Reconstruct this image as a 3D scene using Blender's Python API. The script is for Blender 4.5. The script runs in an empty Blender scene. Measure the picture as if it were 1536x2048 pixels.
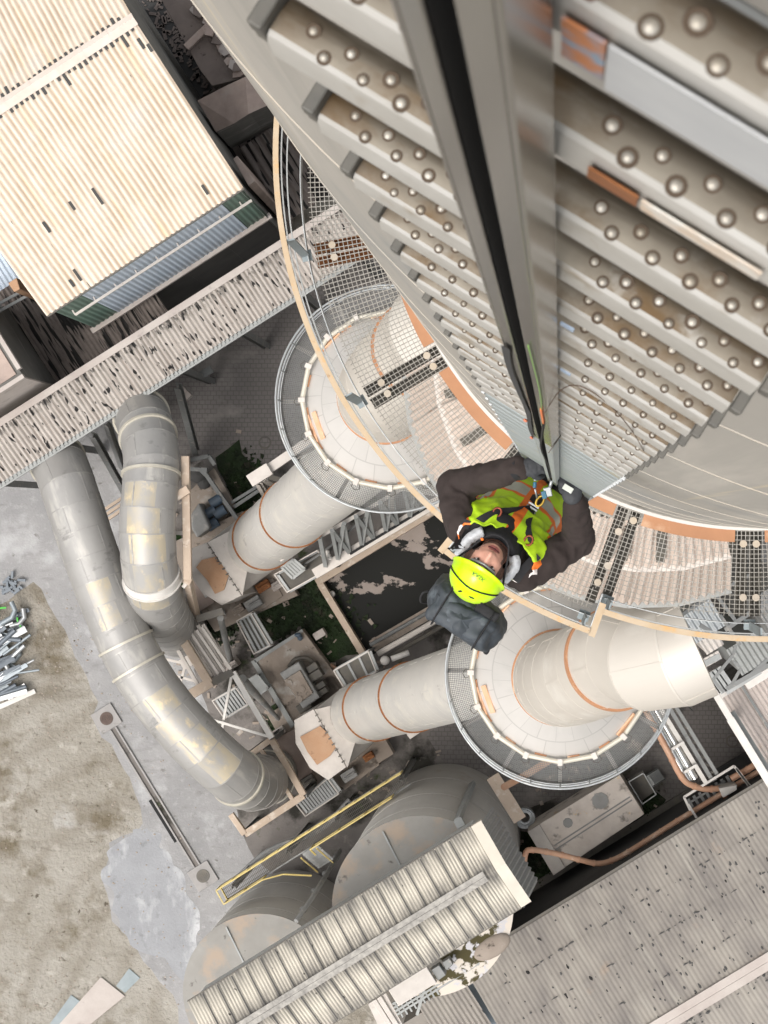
import bpy, math, random
from mathutils import Vector, Matrix, noise
R = math.radians
random.seed(7)
sc = bpy.context.scene
col = sc.collection

# ---------------------------------------------------------------- camera, sky, sun, exposure
HC = 95.0                      # camera height over the yard, metres
F = 4560.0                     # focal length in photo pixels (long phone lens)
nad = Vector((352, -11, -F)).normalized()
Zw = -nad
Xw = (Vector((1, 0, 0)) - Zw * Zw.x).normalized()
Yw = Zw.cross(Xw)
cam = bpy.data.cameras.new('camera')
co = bpy.data.objects.new('camera', cam); col.objects.link(co)
M = Matrix((Xw, Yw, Zw)).to_4x4(); M.translation = (0, 0, HC)
co.matrix_world = M
cam.sensor_width = 36; cam.lens = 36 * F / 2048
cam.clip_start = .05; cam.clip_end = 3000
cam.dof.use_dof = True; cam.dof.focus_distance = 17; cam.dof.aperture_fstop = 40
sc.camera = co
w = bpy.data.worlds.new('World'); sc.world = w; w.use_nodes = True
wt = w.node_tree; bg = wt.nodes['Background']
sky = wt.nodes.new('ShaderNodeTexSky'); sky.sky_type = 'NISHITA'; sky.sun_disc = False
SUN_EL, SUN_AZ = 64, 225       # azimuth measured anticlockwise from world x (image right)
sky.sun_elevation = R(SUN_EL); sky.sun_rotation = R(90 - SUN_AZ)
sky.dust_density = 6; sky.ozone_density = .6; sky.air_density = 1.2
hs = wt.nodes.new('ShaderNodeHueSaturation'); hs.inputs['Saturation'].default_value = .25
wt.links.new(sky.outputs[0], hs.inputs['Color']); wt.links.new(hs.outputs[0], bg.inputs[0])
bg.inputs[1].default_value = .15
sl = bpy.data.lights.new('sun', 'SUN'); sl.energy = .8; sl.angle = R(28); sl.color = (1, .92, .86)
so = bpy.data.objects.new('sun', sl); col.objects.link(so)
sd = Vector((math.cos(R(SUN_EL)) * math.cos(R(SUN_AZ)), math.cos(R(SUN_EL)) * math.sin(R(SUN_AZ)), math.sin(R(SUN_EL))))
so.rotation_euler = sd.to_track_quat('Z', 'Y').to_euler(); so.location = (0, 0, 140)
sc.view_settings.view_transform = 'Standard'; sc.view_settings.look = 'None'
sc.view_settings.exposure = .5; sc.view_settings.gamma = 1

# ---------------------------------------------------------------- helpers
CAMP = Vector((0, 0, HC))
def P(px, py, z):
    "the point at height z seen at photo pixel (px, py)"
    d = Vector((px - 768, -(py - 1024), -F))
    v = Vector((d.dot(Xw), d.dot(Yw), d.dot(Zw)))
    return CAMP + v * ((z - HC) / v.z)
def PT(pts, z=None):
    return [P(a[0], a[1], a[2] if z is None else z) for a in pts]
AX = Vector((.848, .530, 0)).normalized(); BX = Vector((AX.y, -AX.x, 0)); UP = Vector((0, 0, 1))
def mpp(z): return (HC - z) / F

class MB:
    def __init__(s): s.v = []; s.f = []; s.uv = {}; s.mi = {}
    def add(s, vs, fs, uvs=None, mi=0):
        o = len(s.v); s.v += [Vector(v) for v in vs]
        for i, f in enumerate(fs):
            if uvs: s.uv[len(s.f)] = [uvs[j] for j in f]
            if mi: s.mi[len(s.f)] = mi
            s.f.append([o + j for j in f])
        return s
    def box(s, c, ax, ay, az, hx, hy, hz, mi=0):
        c = Vector(c); vs = []
        for k in (-1, 1):
            for a, b in ((-1, -1), (1, -1), (1, 1), (-1, 1)):
                vs.append(c + ax * (a * hx) + ay * (b * hy) + az * (k * hz))
        lx, ly, lz = 2 * hx, 2 * hy, 2 * hz
        return s.add(vs, [(3, 2, 1, 0), (4, 5, 6, 7), (0, 1, 5, 4), (1, 2, 6, 5), (2, 3, 7, 6), (3, 0, 4, 7)],
                     [(0, 0), (lx, 0), (lx, ly), (0, ly), (0, lz), (lx, lz), (lx, lz + ly), (0, lz + ly)], mi)
    def beam(s, p, q, w, h, up=UP, mi=0):
        p = Vector(p); q = Vector(q); a = (q - p); L = a.length; a.normalize()
        b = up.cross(a)
        if b.length < .01: b = Vector((1, 0, 0)).cross(a)
        b.normalize(); c = a.cross(b)
        return s.box((p + q) / 2, a, b, c, L / 2, w / 2, h / 2, mi)
    def ibeam(s, p, q, w, h, t=None, up=UP):
        "H-section: two flanges and a web"
        p = Vector(p); q = Vector(q); a = (q - p).normalized(); b = up.cross(a)
        if b.length < .01: b = Vector((1, 0, 0)).cross(a)
        b.normalize(); c = a.cross(b); t = t or h * .09
        s.beam(p + c * (h / 2 - t / 2), q + c * (h / 2 - t / 2), w, t, up)
        s.beam(p - c * (h / 2 - t / 2), q - c * (h / 2 - t / 2), w, t, up)
        s.beam(p, q, t, h - 2 * t, up)
        return s
    def chan(s, p, q, w, h, t=None, up=UP):
        "U-section lying open upwards"
        p = Vector(p); q = Vector(q); a = (q - p).normalized(); b = up.cross(a).normalized(); c = a.cross(b); t = t or w * .12
        s.beam(p, q, w, t, up)
        for k in (-1, 1):
            s.beam(p + b * k * (w / 2 - t / 2) + c * (h / 2 + t / 2 + .001), q + b * k * (w / 2 - t / 2) + c * (h / 2 + t / 2 + .001), t, h, up)
        return s
    def prism(s, pts, z0, z1, mi=0):
        "vertical prism over world points (any order), flat top"
        n = len(pts); pts = [Vector(p) for p in pts]
        area = sum(pts[i].x * pts[(i + 1) % n].y - pts[(i + 1) % n].x * pts[i].y for i in range(n))
        if area < 0: pts = pts[::-1]
        vs = [(p.x, p.y, z0) for p in pts] + [(p.x, p.y, z1) for p in pts]
        fs = [tuple(range(n - 1, -1, -1)), tuple(range(n, 2 * n))] + [(i, (i + 1) % n, n + (i + 1) % n, n + i) for i in range(n)]
        return s.add(vs, fs, [(p[0], p[1]) for p in vs], mi)
    def sheet(s, pts, z=None, mi=0):
        pts = [Vector(p) for p in pts]; n = len(pts)
        if z is not None: pts = [Vector((p.x, p.y, z)) for p in pts]
        area = sum(pts[i].x * pts[(i + 1) % n].y - pts[(i + 1) % n].x * pts[i].y for i in range(n))
        if area < 0: pts = pts[::-1]
        return s.add(pts, [tuple(range(n))], [(p.x, p.y) for p in pts], mi)
    def frames(s, path):
        n = len(path); tg = []
        for i in range(n):
            a = path[max(i - 1, 0)]; b = path[min(i + 1, n - 1)]
            if 0 < i < n - 1:
                t = (path[i] - a).normalized() + (b - path[i]).normalized()
            else: t = b - a
            tg.append(t.normalized())
        r = UP.cross(tg[0])
        if r.length < .05: r = Vector((1, 0, 0))
        r = (r - tg[0] * r.dot(tg[0])).normalized(); out = []
        for t in tg:
            r = (r - t * r.dot(t)).normalized(); out.append((t, r, t.cross(r)))
        return out
    def tube(s, path, rad, seg=12, caps=True, mi=0, flat=None):
        path = [Vector(p) for p in path]; fr = s.frames(path); n = len(path); vs = []; uv = []; L = 0
        for i, (p, (t, a, b)) in enumerate(zip(path, fr)):
            r = rad[i] if isinstance(rad, (list, tuple)) else rad
            ra, rb = (r if isinstance(r, (list, tuple)) else (r, r))
            if i: L += (p - path[i - 1]).length
            m = 1.0
            if 0 < i < n - 1:
                cs = (path[i] - path[i - 1]).normalized().dot((path[i + 1] - path[i]).normalized())
                m = 1 / max(.5, math.sqrt((1 + max(-1, cs)) / 2))
            for k in range(seg):
                w_ = 2 * math.pi * k / seg
                vs.append(p + a * (math.cos(w_) * ra ) + b * (math.sin(w_) * rb)); uv.append((w_ * ra, L))
        fs = []
        for i in range(n - 1):
            for k in range(seg):
                k2 = (k + 1) % seg
                fs.append((i * seg + k, i * seg + k2, (i + 1) * seg + k2, (i + 1) * seg + k))
        if caps:
            fs.append(tuple(range(seg - 1, -1, -1))); fs.append(tuple((n - 1) * seg + k for k in range(seg)))
        return s.add(vs, fs, uv, mi)
    def lathe(s, c, prof, seg=64, a0=0, a1=360, axis=None, mi=0):
        "revolve [(r, z), ...] about the vertical through c"
        c = Vector(c); full = abs(a1 - a0) >= 360; n = seg if full else seg + 1; m = len(prof); vs = []; uv = []
        if axis:
            az = Vector(axis).normalized(); ax = UP.cross(az)
            if ax.length < .01: ax = Vector((1, 0, 0))
            ax.normalize(); ay = az.cross(ax)
        else: ax, ay, az = Vector((1, 0, 0)), Vector((0, 1, 0)), UP
        for k in range(n):
            w_ = R(a0 + (a1 - a0) * k / seg)
            for r, z in prof:
                vs.append(c + (ax * math.cos(w_) + ay * math.sin(w_)) * r + az * z); uv.append((w_ * max(p[0] for p in prof), z + r * .7))
        fs = []
        for k in range(seg):
            k2 = (k + 1) % n
            for j in range(m - 1):
                fs.append((k * m + j, k2 * m + j, k2 * m + j + 1, k * m + j + 1))
        return s.add(vs, fs, uv, mi)
    def ring(s, c, r0, r1, z0, z1, seg=64, a0=0, a1=360, axis=None, mi=0):
        return s.lathe(c, [(r0, z0), (r1, z0), (r1, z1), (r0, z1), (r0, z0)], seg, a0, a1, axis, mi)
    def cyl(s, c, r, h, seg=20, mi=0, axis=None):
        return s.lathe(c, [(0.0001, 0), (r, 0), (r, h), (0.0001, h)], seg, axis=axis, mi=mi)
    def ball(s, c, rx, ry, rz, ax=Vector((1, 0, 0)), ay=Vector((0, 1, 0)), az=UP, seg=16, rings=10, mi=0, lo=-90):
        vs = []; fs = []; c = Vector(c)
        for i in range(rings + 1):
            th = R(lo + (90 - lo) * i / rings)
            for k in range(seg):
                ph = 2 * math.pi * k / seg
                vs.append(c + ax * (rx * math.cos(th) * math.cos(ph)) + ay * (ry * math.cos(th) * math.sin(ph)) + az * (rz * math.sin(th)))
        for i in range(rings):
            for k in range(seg):
                k2 = (k + 1) % seg
                fs.append((i * seg + k, i * seg + k2, (i + 1) * seg + k2, (i + 1) * seg + k))
        return s.add(vs, fs, None, mi)
    def corr(s, o, u, v, pitch=.177, amp=.025, rows=1, lap=.012, step=6, sag=0):
        "corrugated sheets: waves follow each other along u, run down v"
        o = Vector(o); u = Vector(u); v = Vector(v); Lu = u.length; Lv = v.length
        nrm = u.cross(v).normalized()
        if nrm.z < 0: nrm = -nrm
        n = max(2, int(Lu / pitch * step)); 
        for r_ in range(rows):
            va, vb = r_ / rows, (r_ + 1) / rows + (.012 if r_ < rows - 1 else 0)
            vs = []; uv = []
            for i in range(n + 1):
                h = amp * math.sin(2 * math.pi * i / step)
                for j, t in enumerate((va, (va + vb) / 2, vb)):
                    z = h + lap * (1 - j * .9) + .0005 * r_
                    if r_ % 2: z += 0
                    vs.append(o + u * (i / n) + v * t + nrm * (z + sag * noise.noise(Vector((i / n * Lu * .3, t * Lv * .3, r_))))); uv.append((i / step * pitch, t * Lv))
            fs = []
            for i in range(n):
                for j in range(2):
                    a = i * 3 + j; fs.append((a, a + 3, a + 4, a + 1))
            s.add(vs, fs, uv)
        return s
    def build(s, name, m, parent=None, smooth=None, bevel=0):
        org = ORG.get(parent.name, Vector()) if parent else s.__dict__.get('org', Vector())
        me = bpy.data.meshes.new(name)
        me.from_pydata([tuple(v - org) for v in s.v], [], s.f)
        ms = m if isinstance(m, (list, tuple)) else [m]
        for x in ms: me.materials.append(x)
        if s.mi:
            for i, k in s.mi.items(): me.polygons[i].material_index = k
        if s.uv:
            ul = me.uv_layers.new(name='UVMap')
            for p in me.polygons:
                u = s.uv.get(p.index)
                if u:
                    for li, c in zip(p.loop_indices, u): ul.data[li].uv = c
        if smooth is not None:
            me.shade_smooth()
            if smooth < 180: me.set_sharp_from_angle(angle=R(smooth))
        me.update()
        o = bpy.data.objects.new(name, me); col.objects.link(o)
        if parent: o.parent = parent
        else: o.location = org
        ORG[o.name] = org
        if bevel:
            b = o.modifiers.new('Bevel', 'BEVEL'); b.width = bevel; b.segments = 2; b.limit_method = 'ANGLE'
        return o
ORG = {}
def tag(o, label, cat, group=None, kind=None):
    if label: o['label'] = label
    if cat: o['category'] = cat
    if group: o['group'] = group
    if kind: o['kind'] = kind
    return o
def thing(name, label, cat, loc, group=None):
    o = bpy.data.objects.new(name, None); col.objects.link(o); o.location = loc; o.empty_display_size = .3
    ORG[o.name] = Vector(loc); return tag(o, label, cat, group)
def struct(mb, name, m, label=None, smooth=None):
    o = mb.build(name, m, None, smooth); o['kind'] = 'structure'
    return o
def crom(pts, per=8):
    pts = [Vector(p) for p in pts]; q = [2 * pts[0] - pts[1]] + pts + [2 * pts[-1] - pts[-2]]; out = []
    for i in range(1, len(q) - 2):
        a, b, c, d = q[i - 1:i + 3]
        for k in range(per):
            t = k / per
            out.append(.5 * ((2 * b) + (c - a) * t + (2 * a - 5 * b + 4 * c - d) * t * t + (3 * b - a - 3 * c + d) * t ** 3))
    out.append(pts[-1]); return out
def resample(pts, L):
    out = [pts[0]]; acc = 0
    for a, b in zip(pts, pts[1:]):
        d = (b - a).length; pos = 0
        while acc + d - pos >= L:
            pos += L - acc; acc = 0; out.append(a + (b - a) * (pos / d))
        acc += d - pos
    if (out[-1] - pts[-1]).length > L * .3: out.append(pts[-1])
    else: out[-1] = pts[-1]
    return out

# ---------------------------------------------------------------- materials
def mat(name, base, rough=.75, metal=0., var=None, layers=(), bump=0., bscale=30., coord='Object', seed=True, brick=None, wave=None, emit=None, bumpd=.05, trough=None):
    m = bpy.data.materials.new(name); m.use_nodes = True; nt = m.node_tree; N = nt.nodes; L = nt.links
    b = N['Principled BSDF']; b.inputs['Roughness'].default_value = rough; b.inputs['Metallic'].default_value = metal
    tc = N.new('ShaderNodeTexCoord'); src = tc.outputs[coord]
    if seed:
        oi = N.new('ShaderNodeObjectInfo'); sm = N.new('ShaderNodeMath'); sm.operation = 'MULTIPLY'; sm.inputs[1].default_value = 61
        L.new(oi.outputs['Random'], sm.inputs[0]); va = N.new('ShaderNodeVectorMath'); va.operation = 'ADD'
        cx = N.new('ShaderNodeCombineXYZ'); L.new(sm.outputs[0], cx.inputs[2]); 
        L.new(src, va.inputs[0]); L.new(cx.outputs[0], va.inputs[1]); nsrc = va.outputs[0]
    else: nsrc = src
    def nz(scale, detail=5, rough_=.6, lac=2.):
        mp = N.new('ShaderNodeMapping'); s = scale if isinstance(scale, (tuple, list)) else (scale,) * 3
        mp.inputs['Scale'].default_value = s; L.new(nsrc, mp.inputs[0])
        t = N.new('ShaderNodeTexNoise'); t.inputs['Scale'].default_value = 1; t.inputs['Detail'].default_value = detail; t.inputs['Roughness'].default_value = rough_
        L.new(mp.outputs[0], t.inputs['Vector']); return t.outputs['Fac']
    def rng(x, lo, hi):
        r = N.new('ShaderNodeMapRange'); r.inputs[1].default_value = lo; r.inputs[2].default_value = hi; L.new(x, r.inputs[0]); return r.outputs[0]
    def mix(f, a, c):
        x = N.new('ShaderNodeMix'); x.data_type = 'RGBA'
        if isinstance(f, float): x.inputs[0].default_value = f
        else: L.new(f, x.inputs[0])
        for i, q in ((6, a), (7, c)):
            if isinstance(q, tuple): x.inputs[i].default_value = (*q, 1)
            else: L.new(q, x.inputs[i])
        return x.outputs[2]
    cur = tuple(base)
    if var:
        c2, s2, amt = var
        cur = mix(rng(nz(s2, 6), .5 - .5 / amt, .5 + .5 / amt), cur, tuple(c2))
    hb = None
    if brick:
        bc, bw, bh, ms = brick
        bt = N.new('ShaderNodeTexBrick'); L.new(src, bt.inputs['Vector']); bt.inputs['Scale'].default_value = 1
        bt.inputs['Brick Width'].default_value = bw; bt.inputs['Row Height'].default_value = bh; bt.inputs['Mortar Size'].default_value = ms
        bt.inputs['Color1'].default_value = (1, 1, 1, 1); bt.inputs['Color2'].default_value = (.8, .8, .8, 1); bt.inputs['Mortar'].default_value = (0, 0, 0, 1)
        bw_ = N.new('ShaderNodeRGBToBW'); L.new(bt.outputs['Color'], bw_.inputs[0])
        cur = mix(rng(bw_.outputs[0], 1.0, 0.0), cur, tuple(bc))
    if wave:
        wc, axis, ws = wave
        wv = N.new('ShaderNodeTexWave'); wv.bands_direction = axis; wv.inputs['Scale'].default_value = ws; L.new(src, wv.inputs['Vector'])
        cur = mix(rng(wv.outputs['Fac'], .5, 1.0), cur, tuple(wc))
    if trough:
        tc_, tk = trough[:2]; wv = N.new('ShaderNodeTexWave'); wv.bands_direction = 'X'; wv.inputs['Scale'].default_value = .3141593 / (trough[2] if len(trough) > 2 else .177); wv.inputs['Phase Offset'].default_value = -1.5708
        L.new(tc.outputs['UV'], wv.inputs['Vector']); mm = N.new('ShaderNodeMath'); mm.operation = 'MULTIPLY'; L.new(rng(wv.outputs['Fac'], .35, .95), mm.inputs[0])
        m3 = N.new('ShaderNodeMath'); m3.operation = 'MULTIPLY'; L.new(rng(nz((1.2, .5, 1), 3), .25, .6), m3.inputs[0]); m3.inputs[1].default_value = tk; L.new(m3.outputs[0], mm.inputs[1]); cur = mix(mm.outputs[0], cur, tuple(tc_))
    for ly in layers:
        f = rng(nz(ly.get('s', 1), ly.get('d', 5), ly.get('r', .6)), ly['lo'], ly['hi'])
        if 'band' in ly:
            ax_, a_, b_ = ly['band']; sp = N.new('ShaderNodeSeparateXYZ'); L.new(src, sp.inputs[0])
            g = rng(sp.outputs[ax_], a_, b_); mm = N.new('ShaderNodeMath'); mm.operation = 'MULTIPLY'; L.new(f, mm.inputs[0]); L.new(g, mm.inputs[1]); f = mm.outputs[0]
        if ly.get('k', 1) != 1:
            mm = N.new('ShaderNodeMath'); mm.operation = 'MULTIPLY'; L.new(f, mm.inputs[0]); mm.inputs[1].default_value = ly['k']; f = mm.outputs[0]
        cur = mix(f, cur, tuple(ly['c']))
        if 'rough' in ly:
            rr = N.new('ShaderNodeMix'); rr.data_type = 'FLOAT'; L.new(f, rr.inputs[0])
            rr.inputs[2].default_value = rough; rr.inputs[3].default_value = ly['rough']; L.new(rr.outputs[0], b.inputs['Roughness'])
    if isinstance(cur, tuple): b.inputs['Base Color'].default_value = (*cur, 1)
    else: L.new(cur, b.inputs['Base Color'])
    if bump:
        bp = N.new('ShaderNodeBump'); bp.inputs['Strength'].default_value = bump; bp.inputs['Distance'].default_value = bumpd
        L.new(nz(bscale, 6), bp.inputs['Height']); L.new(bp.outputs[0], b.inputs['Normal'])
    return m
K = (.012, .011, .010)
m_soil = mat('soil', (.262, .240, .198), .95, var=((.345, .325, .285), .32, 2.5), seed=False, bump=.9, bscale=5, bumpd=.14,
    layers=[dict(c=(.36, .34, .30), s=3.5, lo=.54, hi=.70, d=10, r=.72, k=.6), dict(c=(.14, .12, .09), s=(.22, .9, 1), lo=.57, hi=.72, d=8, k=.6), dict(c=(.15, .125, .085), s=.45, lo=.52, hi=.66, d=8), dict(c=(.40, .375, .33), s=1.1, lo=.56, hi=.7, d=9), dict(c=(.09, .075, .055), s=2.6, lo=.62, hi=.70, d=6), dict(c=(.42, .41, .39), s=(.16, .19, 1), lo=.62, hi=.68, d=4)])
_n = m_soil.node_tree; _b = _n.nodes['Principled BSDF']; _l = _b.inputs['Base Color'].links[0].from_socket
_tc = _n.nodes.new('ShaderNodeTexCoord'); _mp = _n.nodes.new('ShaderNodeMapping'); _mp.inputs['Location'].default_value = (16.0, 21.0, 0); _wv = _n.nodes.new('ShaderNodeTexWave'); _wv.wave_type = 'RINGS'; _wv.rings_direction = 'Z'
_wv.inputs['Scale'].default_value = .16; _wv.inputs['Distortion'].default_value = 11; _wv.inputs['Detail'].default_value = 6; _wv.inputs['Detail Scale'].default_value = .5
_mr = _n.nodes.new('ShaderNodeMapRange'); _mr.inputs[1].default_value = .62; _mr.inputs[2].default_value = 1.0; _mr.inputs[4].default_value = .28; _mx = _n.nodes.new('ShaderNodeMix'); _mx.data_type = 'RGBA'; _mx.inputs[7].default_value = (.16, .135, .10, 1)
_n.links.new(_tc.outputs['Object'], _mp.inputs[0]); _n.links.new(_mp.outputs[0], _wv.inputs['Vector']); _n.links.new(_wv.outputs['Fac'], _mr.inputs[0]); _n.links.new(_mr.outputs[0], _mx.inputs[0]); _n.links.new(_l, _mx.inputs[6]); _n.links.new(_mx.outputs[2], _b.inputs['Base Color'])
m_apron = mat('apron_concrete', (.31, .305, .30), .85, var=((.22, .22, .22), .35, 2.2), seed=False, bump=.5, bscale=11,
    layers=[dict(c=(.38, .375, .37), s=3, lo=.52, hi=.70, d=10, r=.72, k=.7), dict(c=(.20, .195, .19), s=(.9, 3, 1), lo=.56, hi=.72, d=9, k=.7), dict(c=(.42, .42, .42), s=.5, lo=.55, hi=.72, d=8), dict(c=(.14, .13, .12), s=2.2, lo=.63, hi=.72, d=7)])
m_dirt = mat('dirty_concrete', (.14, .13, .12), .9, var=((.20, .18, .165), .8, 2), seed=False, bump=.5, bscale=5,
    layers=[dict(c=(.03, .028, .022), s=.55, lo=.50, hi=.62, d=8), dict(c=(.045, .065, .02), s=.8, lo=.60, hi=.68, d=8), dict(c=(.27, .245, .22), s=1.3, lo=.60, hi=.70, d=8)])
m_paver = mat('pavers', (.205, .188, .177), .9, var=((.14, .13, .122), .25, 2.2), seed=False, bump=.5, bscale=9, brick=((.12, .11, .103), .24, .19, .018),
    layers=[dict(c=(.27, .25, .23), s=(.3, .5, 1), lo=.55, hi=.7, d=7)])
m_grass = mat('moss_grass', (.012, .018, .008), .95, var=((.022, .045, .012), 1.1, 3), seed=False, bump=.9, bscale=7, bumpd=.15,
    layers=[dict(c=(.05, .042, .03), s=1.6, lo=.56, hi=.68, d=8), dict(c=(.03, .085, .015), s=.7, lo=.60, hi=.72, d=8)])
m_slab = mat('beige_slab', (.33, .28, .235), .85, var=((.26, .215, .175), 1.2, 2.4), bump=.2, bscale=9, layers=[dict(c=(.42, .39, .35), s=1.5, lo=.56, hi=.7, d=8), dict(c=(.08, .065, .05), s=2.6, lo=.62, hi=.70, d=7)])
m_wet = mat('wet_floor', (.25, .21, .18), .8, var=((.31, .265, .235), 1.5, 2), seed=False, layers=[dict(c=(.006, .0065, .005), s=(.40, .62, 1), lo=.425, hi=.44, d=9, rough=.85)])
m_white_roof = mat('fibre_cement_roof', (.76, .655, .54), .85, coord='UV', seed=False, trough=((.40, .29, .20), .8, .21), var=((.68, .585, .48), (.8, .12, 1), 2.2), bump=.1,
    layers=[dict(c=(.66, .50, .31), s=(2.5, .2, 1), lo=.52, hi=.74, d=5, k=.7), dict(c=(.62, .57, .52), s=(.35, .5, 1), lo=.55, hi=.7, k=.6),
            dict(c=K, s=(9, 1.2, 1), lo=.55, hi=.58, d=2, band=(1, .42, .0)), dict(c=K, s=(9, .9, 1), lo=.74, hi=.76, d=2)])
m_ridge = mat('ridge_cap', (.80, .70, .62), .8, var=((.68, .58, .5), 2, 2))
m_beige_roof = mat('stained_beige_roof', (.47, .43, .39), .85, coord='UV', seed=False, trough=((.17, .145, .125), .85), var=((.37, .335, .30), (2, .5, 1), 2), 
    layers=[dict(c=(.28, .24, .21), s=(7, .5, 1), lo=.55, hi=.7, d=4), dict(c=K, s=(6.5, 2.2, 1), lo=.62, hi=.64, d=1.2), dict(c=K, s=(6.5, 2.5, 1), lo=.5, hi=.53, d=2, band=(1, .5, .0))])
m_ruin_roof = mat('ruined_roof', (.20, .17, .15), .9, coord='UV', seed=False, var=((.13, .11, .10), 2, 2), layers=[dict(c=K, s=(5.5, .5, 1), lo=.52, hi=.55, d=2)])
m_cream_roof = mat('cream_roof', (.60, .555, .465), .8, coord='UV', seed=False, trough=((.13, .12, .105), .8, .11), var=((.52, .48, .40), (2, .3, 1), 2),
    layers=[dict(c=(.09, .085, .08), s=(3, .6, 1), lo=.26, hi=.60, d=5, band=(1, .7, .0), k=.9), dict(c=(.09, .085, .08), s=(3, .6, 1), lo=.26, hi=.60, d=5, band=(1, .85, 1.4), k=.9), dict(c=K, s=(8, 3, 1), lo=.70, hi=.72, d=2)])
m_grey_roof = mat('grey_roof', (.30, .275, .24), .9, coord='UV', seed=False, var=((.17, .155, .143), (.55, .28, 1), 3), bump=.1,
    layers=[dict(c=(.31, .29, .255), s=(2, .25, 1), lo=.54, hi=.7), dict(c=(.33, .255, .195), s=.5, lo=.62, hi=.72, k=.8), dict(c=(.15, .135, .125), s=(6, .4, 1), lo=.62, hi=.72), dict(c=K, s=(4.2, 2.2, 1), lo=.70, hi=.715, d=1.5)])
m_bluewall = mat('pale_blue_cladding', (.55, .62, .70), .5, coord='UV', seed=False, var=((.47, .55, .63), (1.5, .3, 1), 2))
m_greenwall = mat('green_cladding', (.10, .17, .13), .6, coord='UV', seed=False, var=((.15, .22, .18), 1, 2))
m_darkwall = mat('dark_wall', (.085, .083, .079), .9, var=((.055, .054, .052), 1, 2))
m_greywall = mat('grey_wall', (.20, .195, .18), .9, var=((.13, .125, .115), .8, 2), layers=[dict(c=(.3, .29, .27), s=(.5, .5, 2), lo=.58, hi=.7)])
m_conc = mat('pale_concrete', (.50, .46, .42), .88, var=((.38, .33, .30), .9, 2), bump=.15, bscale=10, layers=[dict(c=(.27, .235, .215), s=1.3, lo=.58, hi=.72, d=8)])
m_pinkconc = mat('dusty_pink_concrete', (.48, .38, .325), .9, var=((.27, .215, .19), 1, 2.3), bump=.15, layers=[dict(c=(.40, .34, .30), s=.9, lo=.55, hi=.7), dict(c=(.12, .1, .09), s=1.7, lo=.66, hi=.72)])
m_brownconc = mat('brown_sooty_concrete', (.23, .19, .165), .9, var=((.16, .13, .115), 1.2, 2), bump=.2, brick=None, layers=[dict(c=(.22, .19, .17), s=1.1, lo=.58, hi=.72), dict(c=(.03, .025, .022), s=1.9, lo=.64, hi=.7)])
m_stack = mat('stack_shell', (.40, .375, .335), .7, seed=False, var=((.33, .315, .285), (1, 1, .25), 2.2), bump=.12, bscale=(6, 6, 1.5),
    layers=[dict(c=(.25, .24, .215), s=(5, 5, .07), lo=.54, hi=.72, d=7, k=.6), dict(c=(.48, .45, .40), s=(3, 3, .12), lo=.55, hi=.7), dict(c=(.27, .27, .26), s=(1.3, 1.3, .5), lo=.56, hi=.7, d=7), dict(c=(.62, .52, .33), s=(9, 9, .08), lo=.62, hi=.74, k=.7)])
m_galv = mat('galvanised_steel', (.46, .48, .48), .45, .75, var=((.36, .38, .39), 14, 2.2), layers=[dict(c=(.55, .56, .55), s=5, lo=.55, hi=.7)])
m_lip = mat('bright_rung_lip', (.54, .53, .50), .45, .3, coord='UV', var=((.42, .405, .37), (12, 40, 9), 2.2), layers=[dict(c=(.28, .22, .14), s=(18, 40, 9), lo=.58, hi=.74, k=.7)])
m_rung = mat('worn_galvanised_rung', (.36, .33, .275), .42, .5, coord='UV', var=((.21, .18, .14), (14, 30, 9), 2.2), bump=.12, bscale=(60, 60, 60), bumpd=.003,
    layers=[dict(c=(.17, .105, .045), s=(14, 30, 9), lo=.50, hi=.68, d=7, k=.85, rough=.8), dict(c=(.40, .38, .34), s=(40, 60, 9), lo=.62, hi=.74), dict(c=(.055, .042, .028), s=(7, 60, 9), lo=.22, hi=.45, band=(1, .026, .044), k=.95), dict(c=(.11, .065, .025), s=(9, 40, 9), lo=.34, hi=.6, band=(0, .055, .0), k=.85), dict(c=(.11, .065, .025), s=(9, 40, 9), lo=.34, hi=.6, band=(0, .315, .373), k=.85)])  # dark band along the tread back paints in shade from the rung above
m_rung_new = mat('pale_galvanised_rung', (.42, .46, .46), .5, .45, var=((.34, .38, .385), 12, 2.2), layers=[dict(c=(.55, .45, .25), s=8, lo=.60, hi=.72, d=6, k=.7)])
m_stud = mat('polished_stud', (.54, .52, .47), .5, .55, var=((.30, .26, .20), 45, 2.5), bump=.2, bscale=400, bumpd=.001)
m_studdirt = mat('stud_rim_dirt', (.085, .06, .04), .85)
m_rail = mat('rail_steel', (.26, .25, .23), .24, .95, seed=False, var=((.28, .275, .26), (30, 30, 1.5), 2.2), layers=[dict(c=(.5, .42, .3), s=(20, 20, 2), lo=.64, hi=.75, k=.6)])
m_black = mat('black_slot', (.008, .008, .008), .8)
m_cap = mat('dark_end_cap', (.075, .077, .072), .6, .3, var=((.16, .15, .13), 20, 2))
m_rust = mat('rust', (.30, .12, .04), .9, var=((.16, .06, .025), 16, 2.2), bump=.3, bscale=50, bumpd=.004, layers=[dict(c=(.46, .27, .12), s=10, lo=.58, hi=.7)])
m_rustring = mat('primer_orange', (.47, .24, .125), .8, var=((.36, .18, .095), 3, 2), layers=[dict(c=(.62, .46, .32), s=2.2, lo=.58, hi=.72, d=8)])
m_yrail = mat('weathered_yellow_rail', (.45, .325, .19), .7, var=((.50, .41, .30), 5, 2.2), layers=[dict(c=(.55, .33, .13), s=7, lo=.56, hi=.68, d=7), dict(c=(.33, .2, .1), s=16, lo=.66, hi=.74)])
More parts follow.
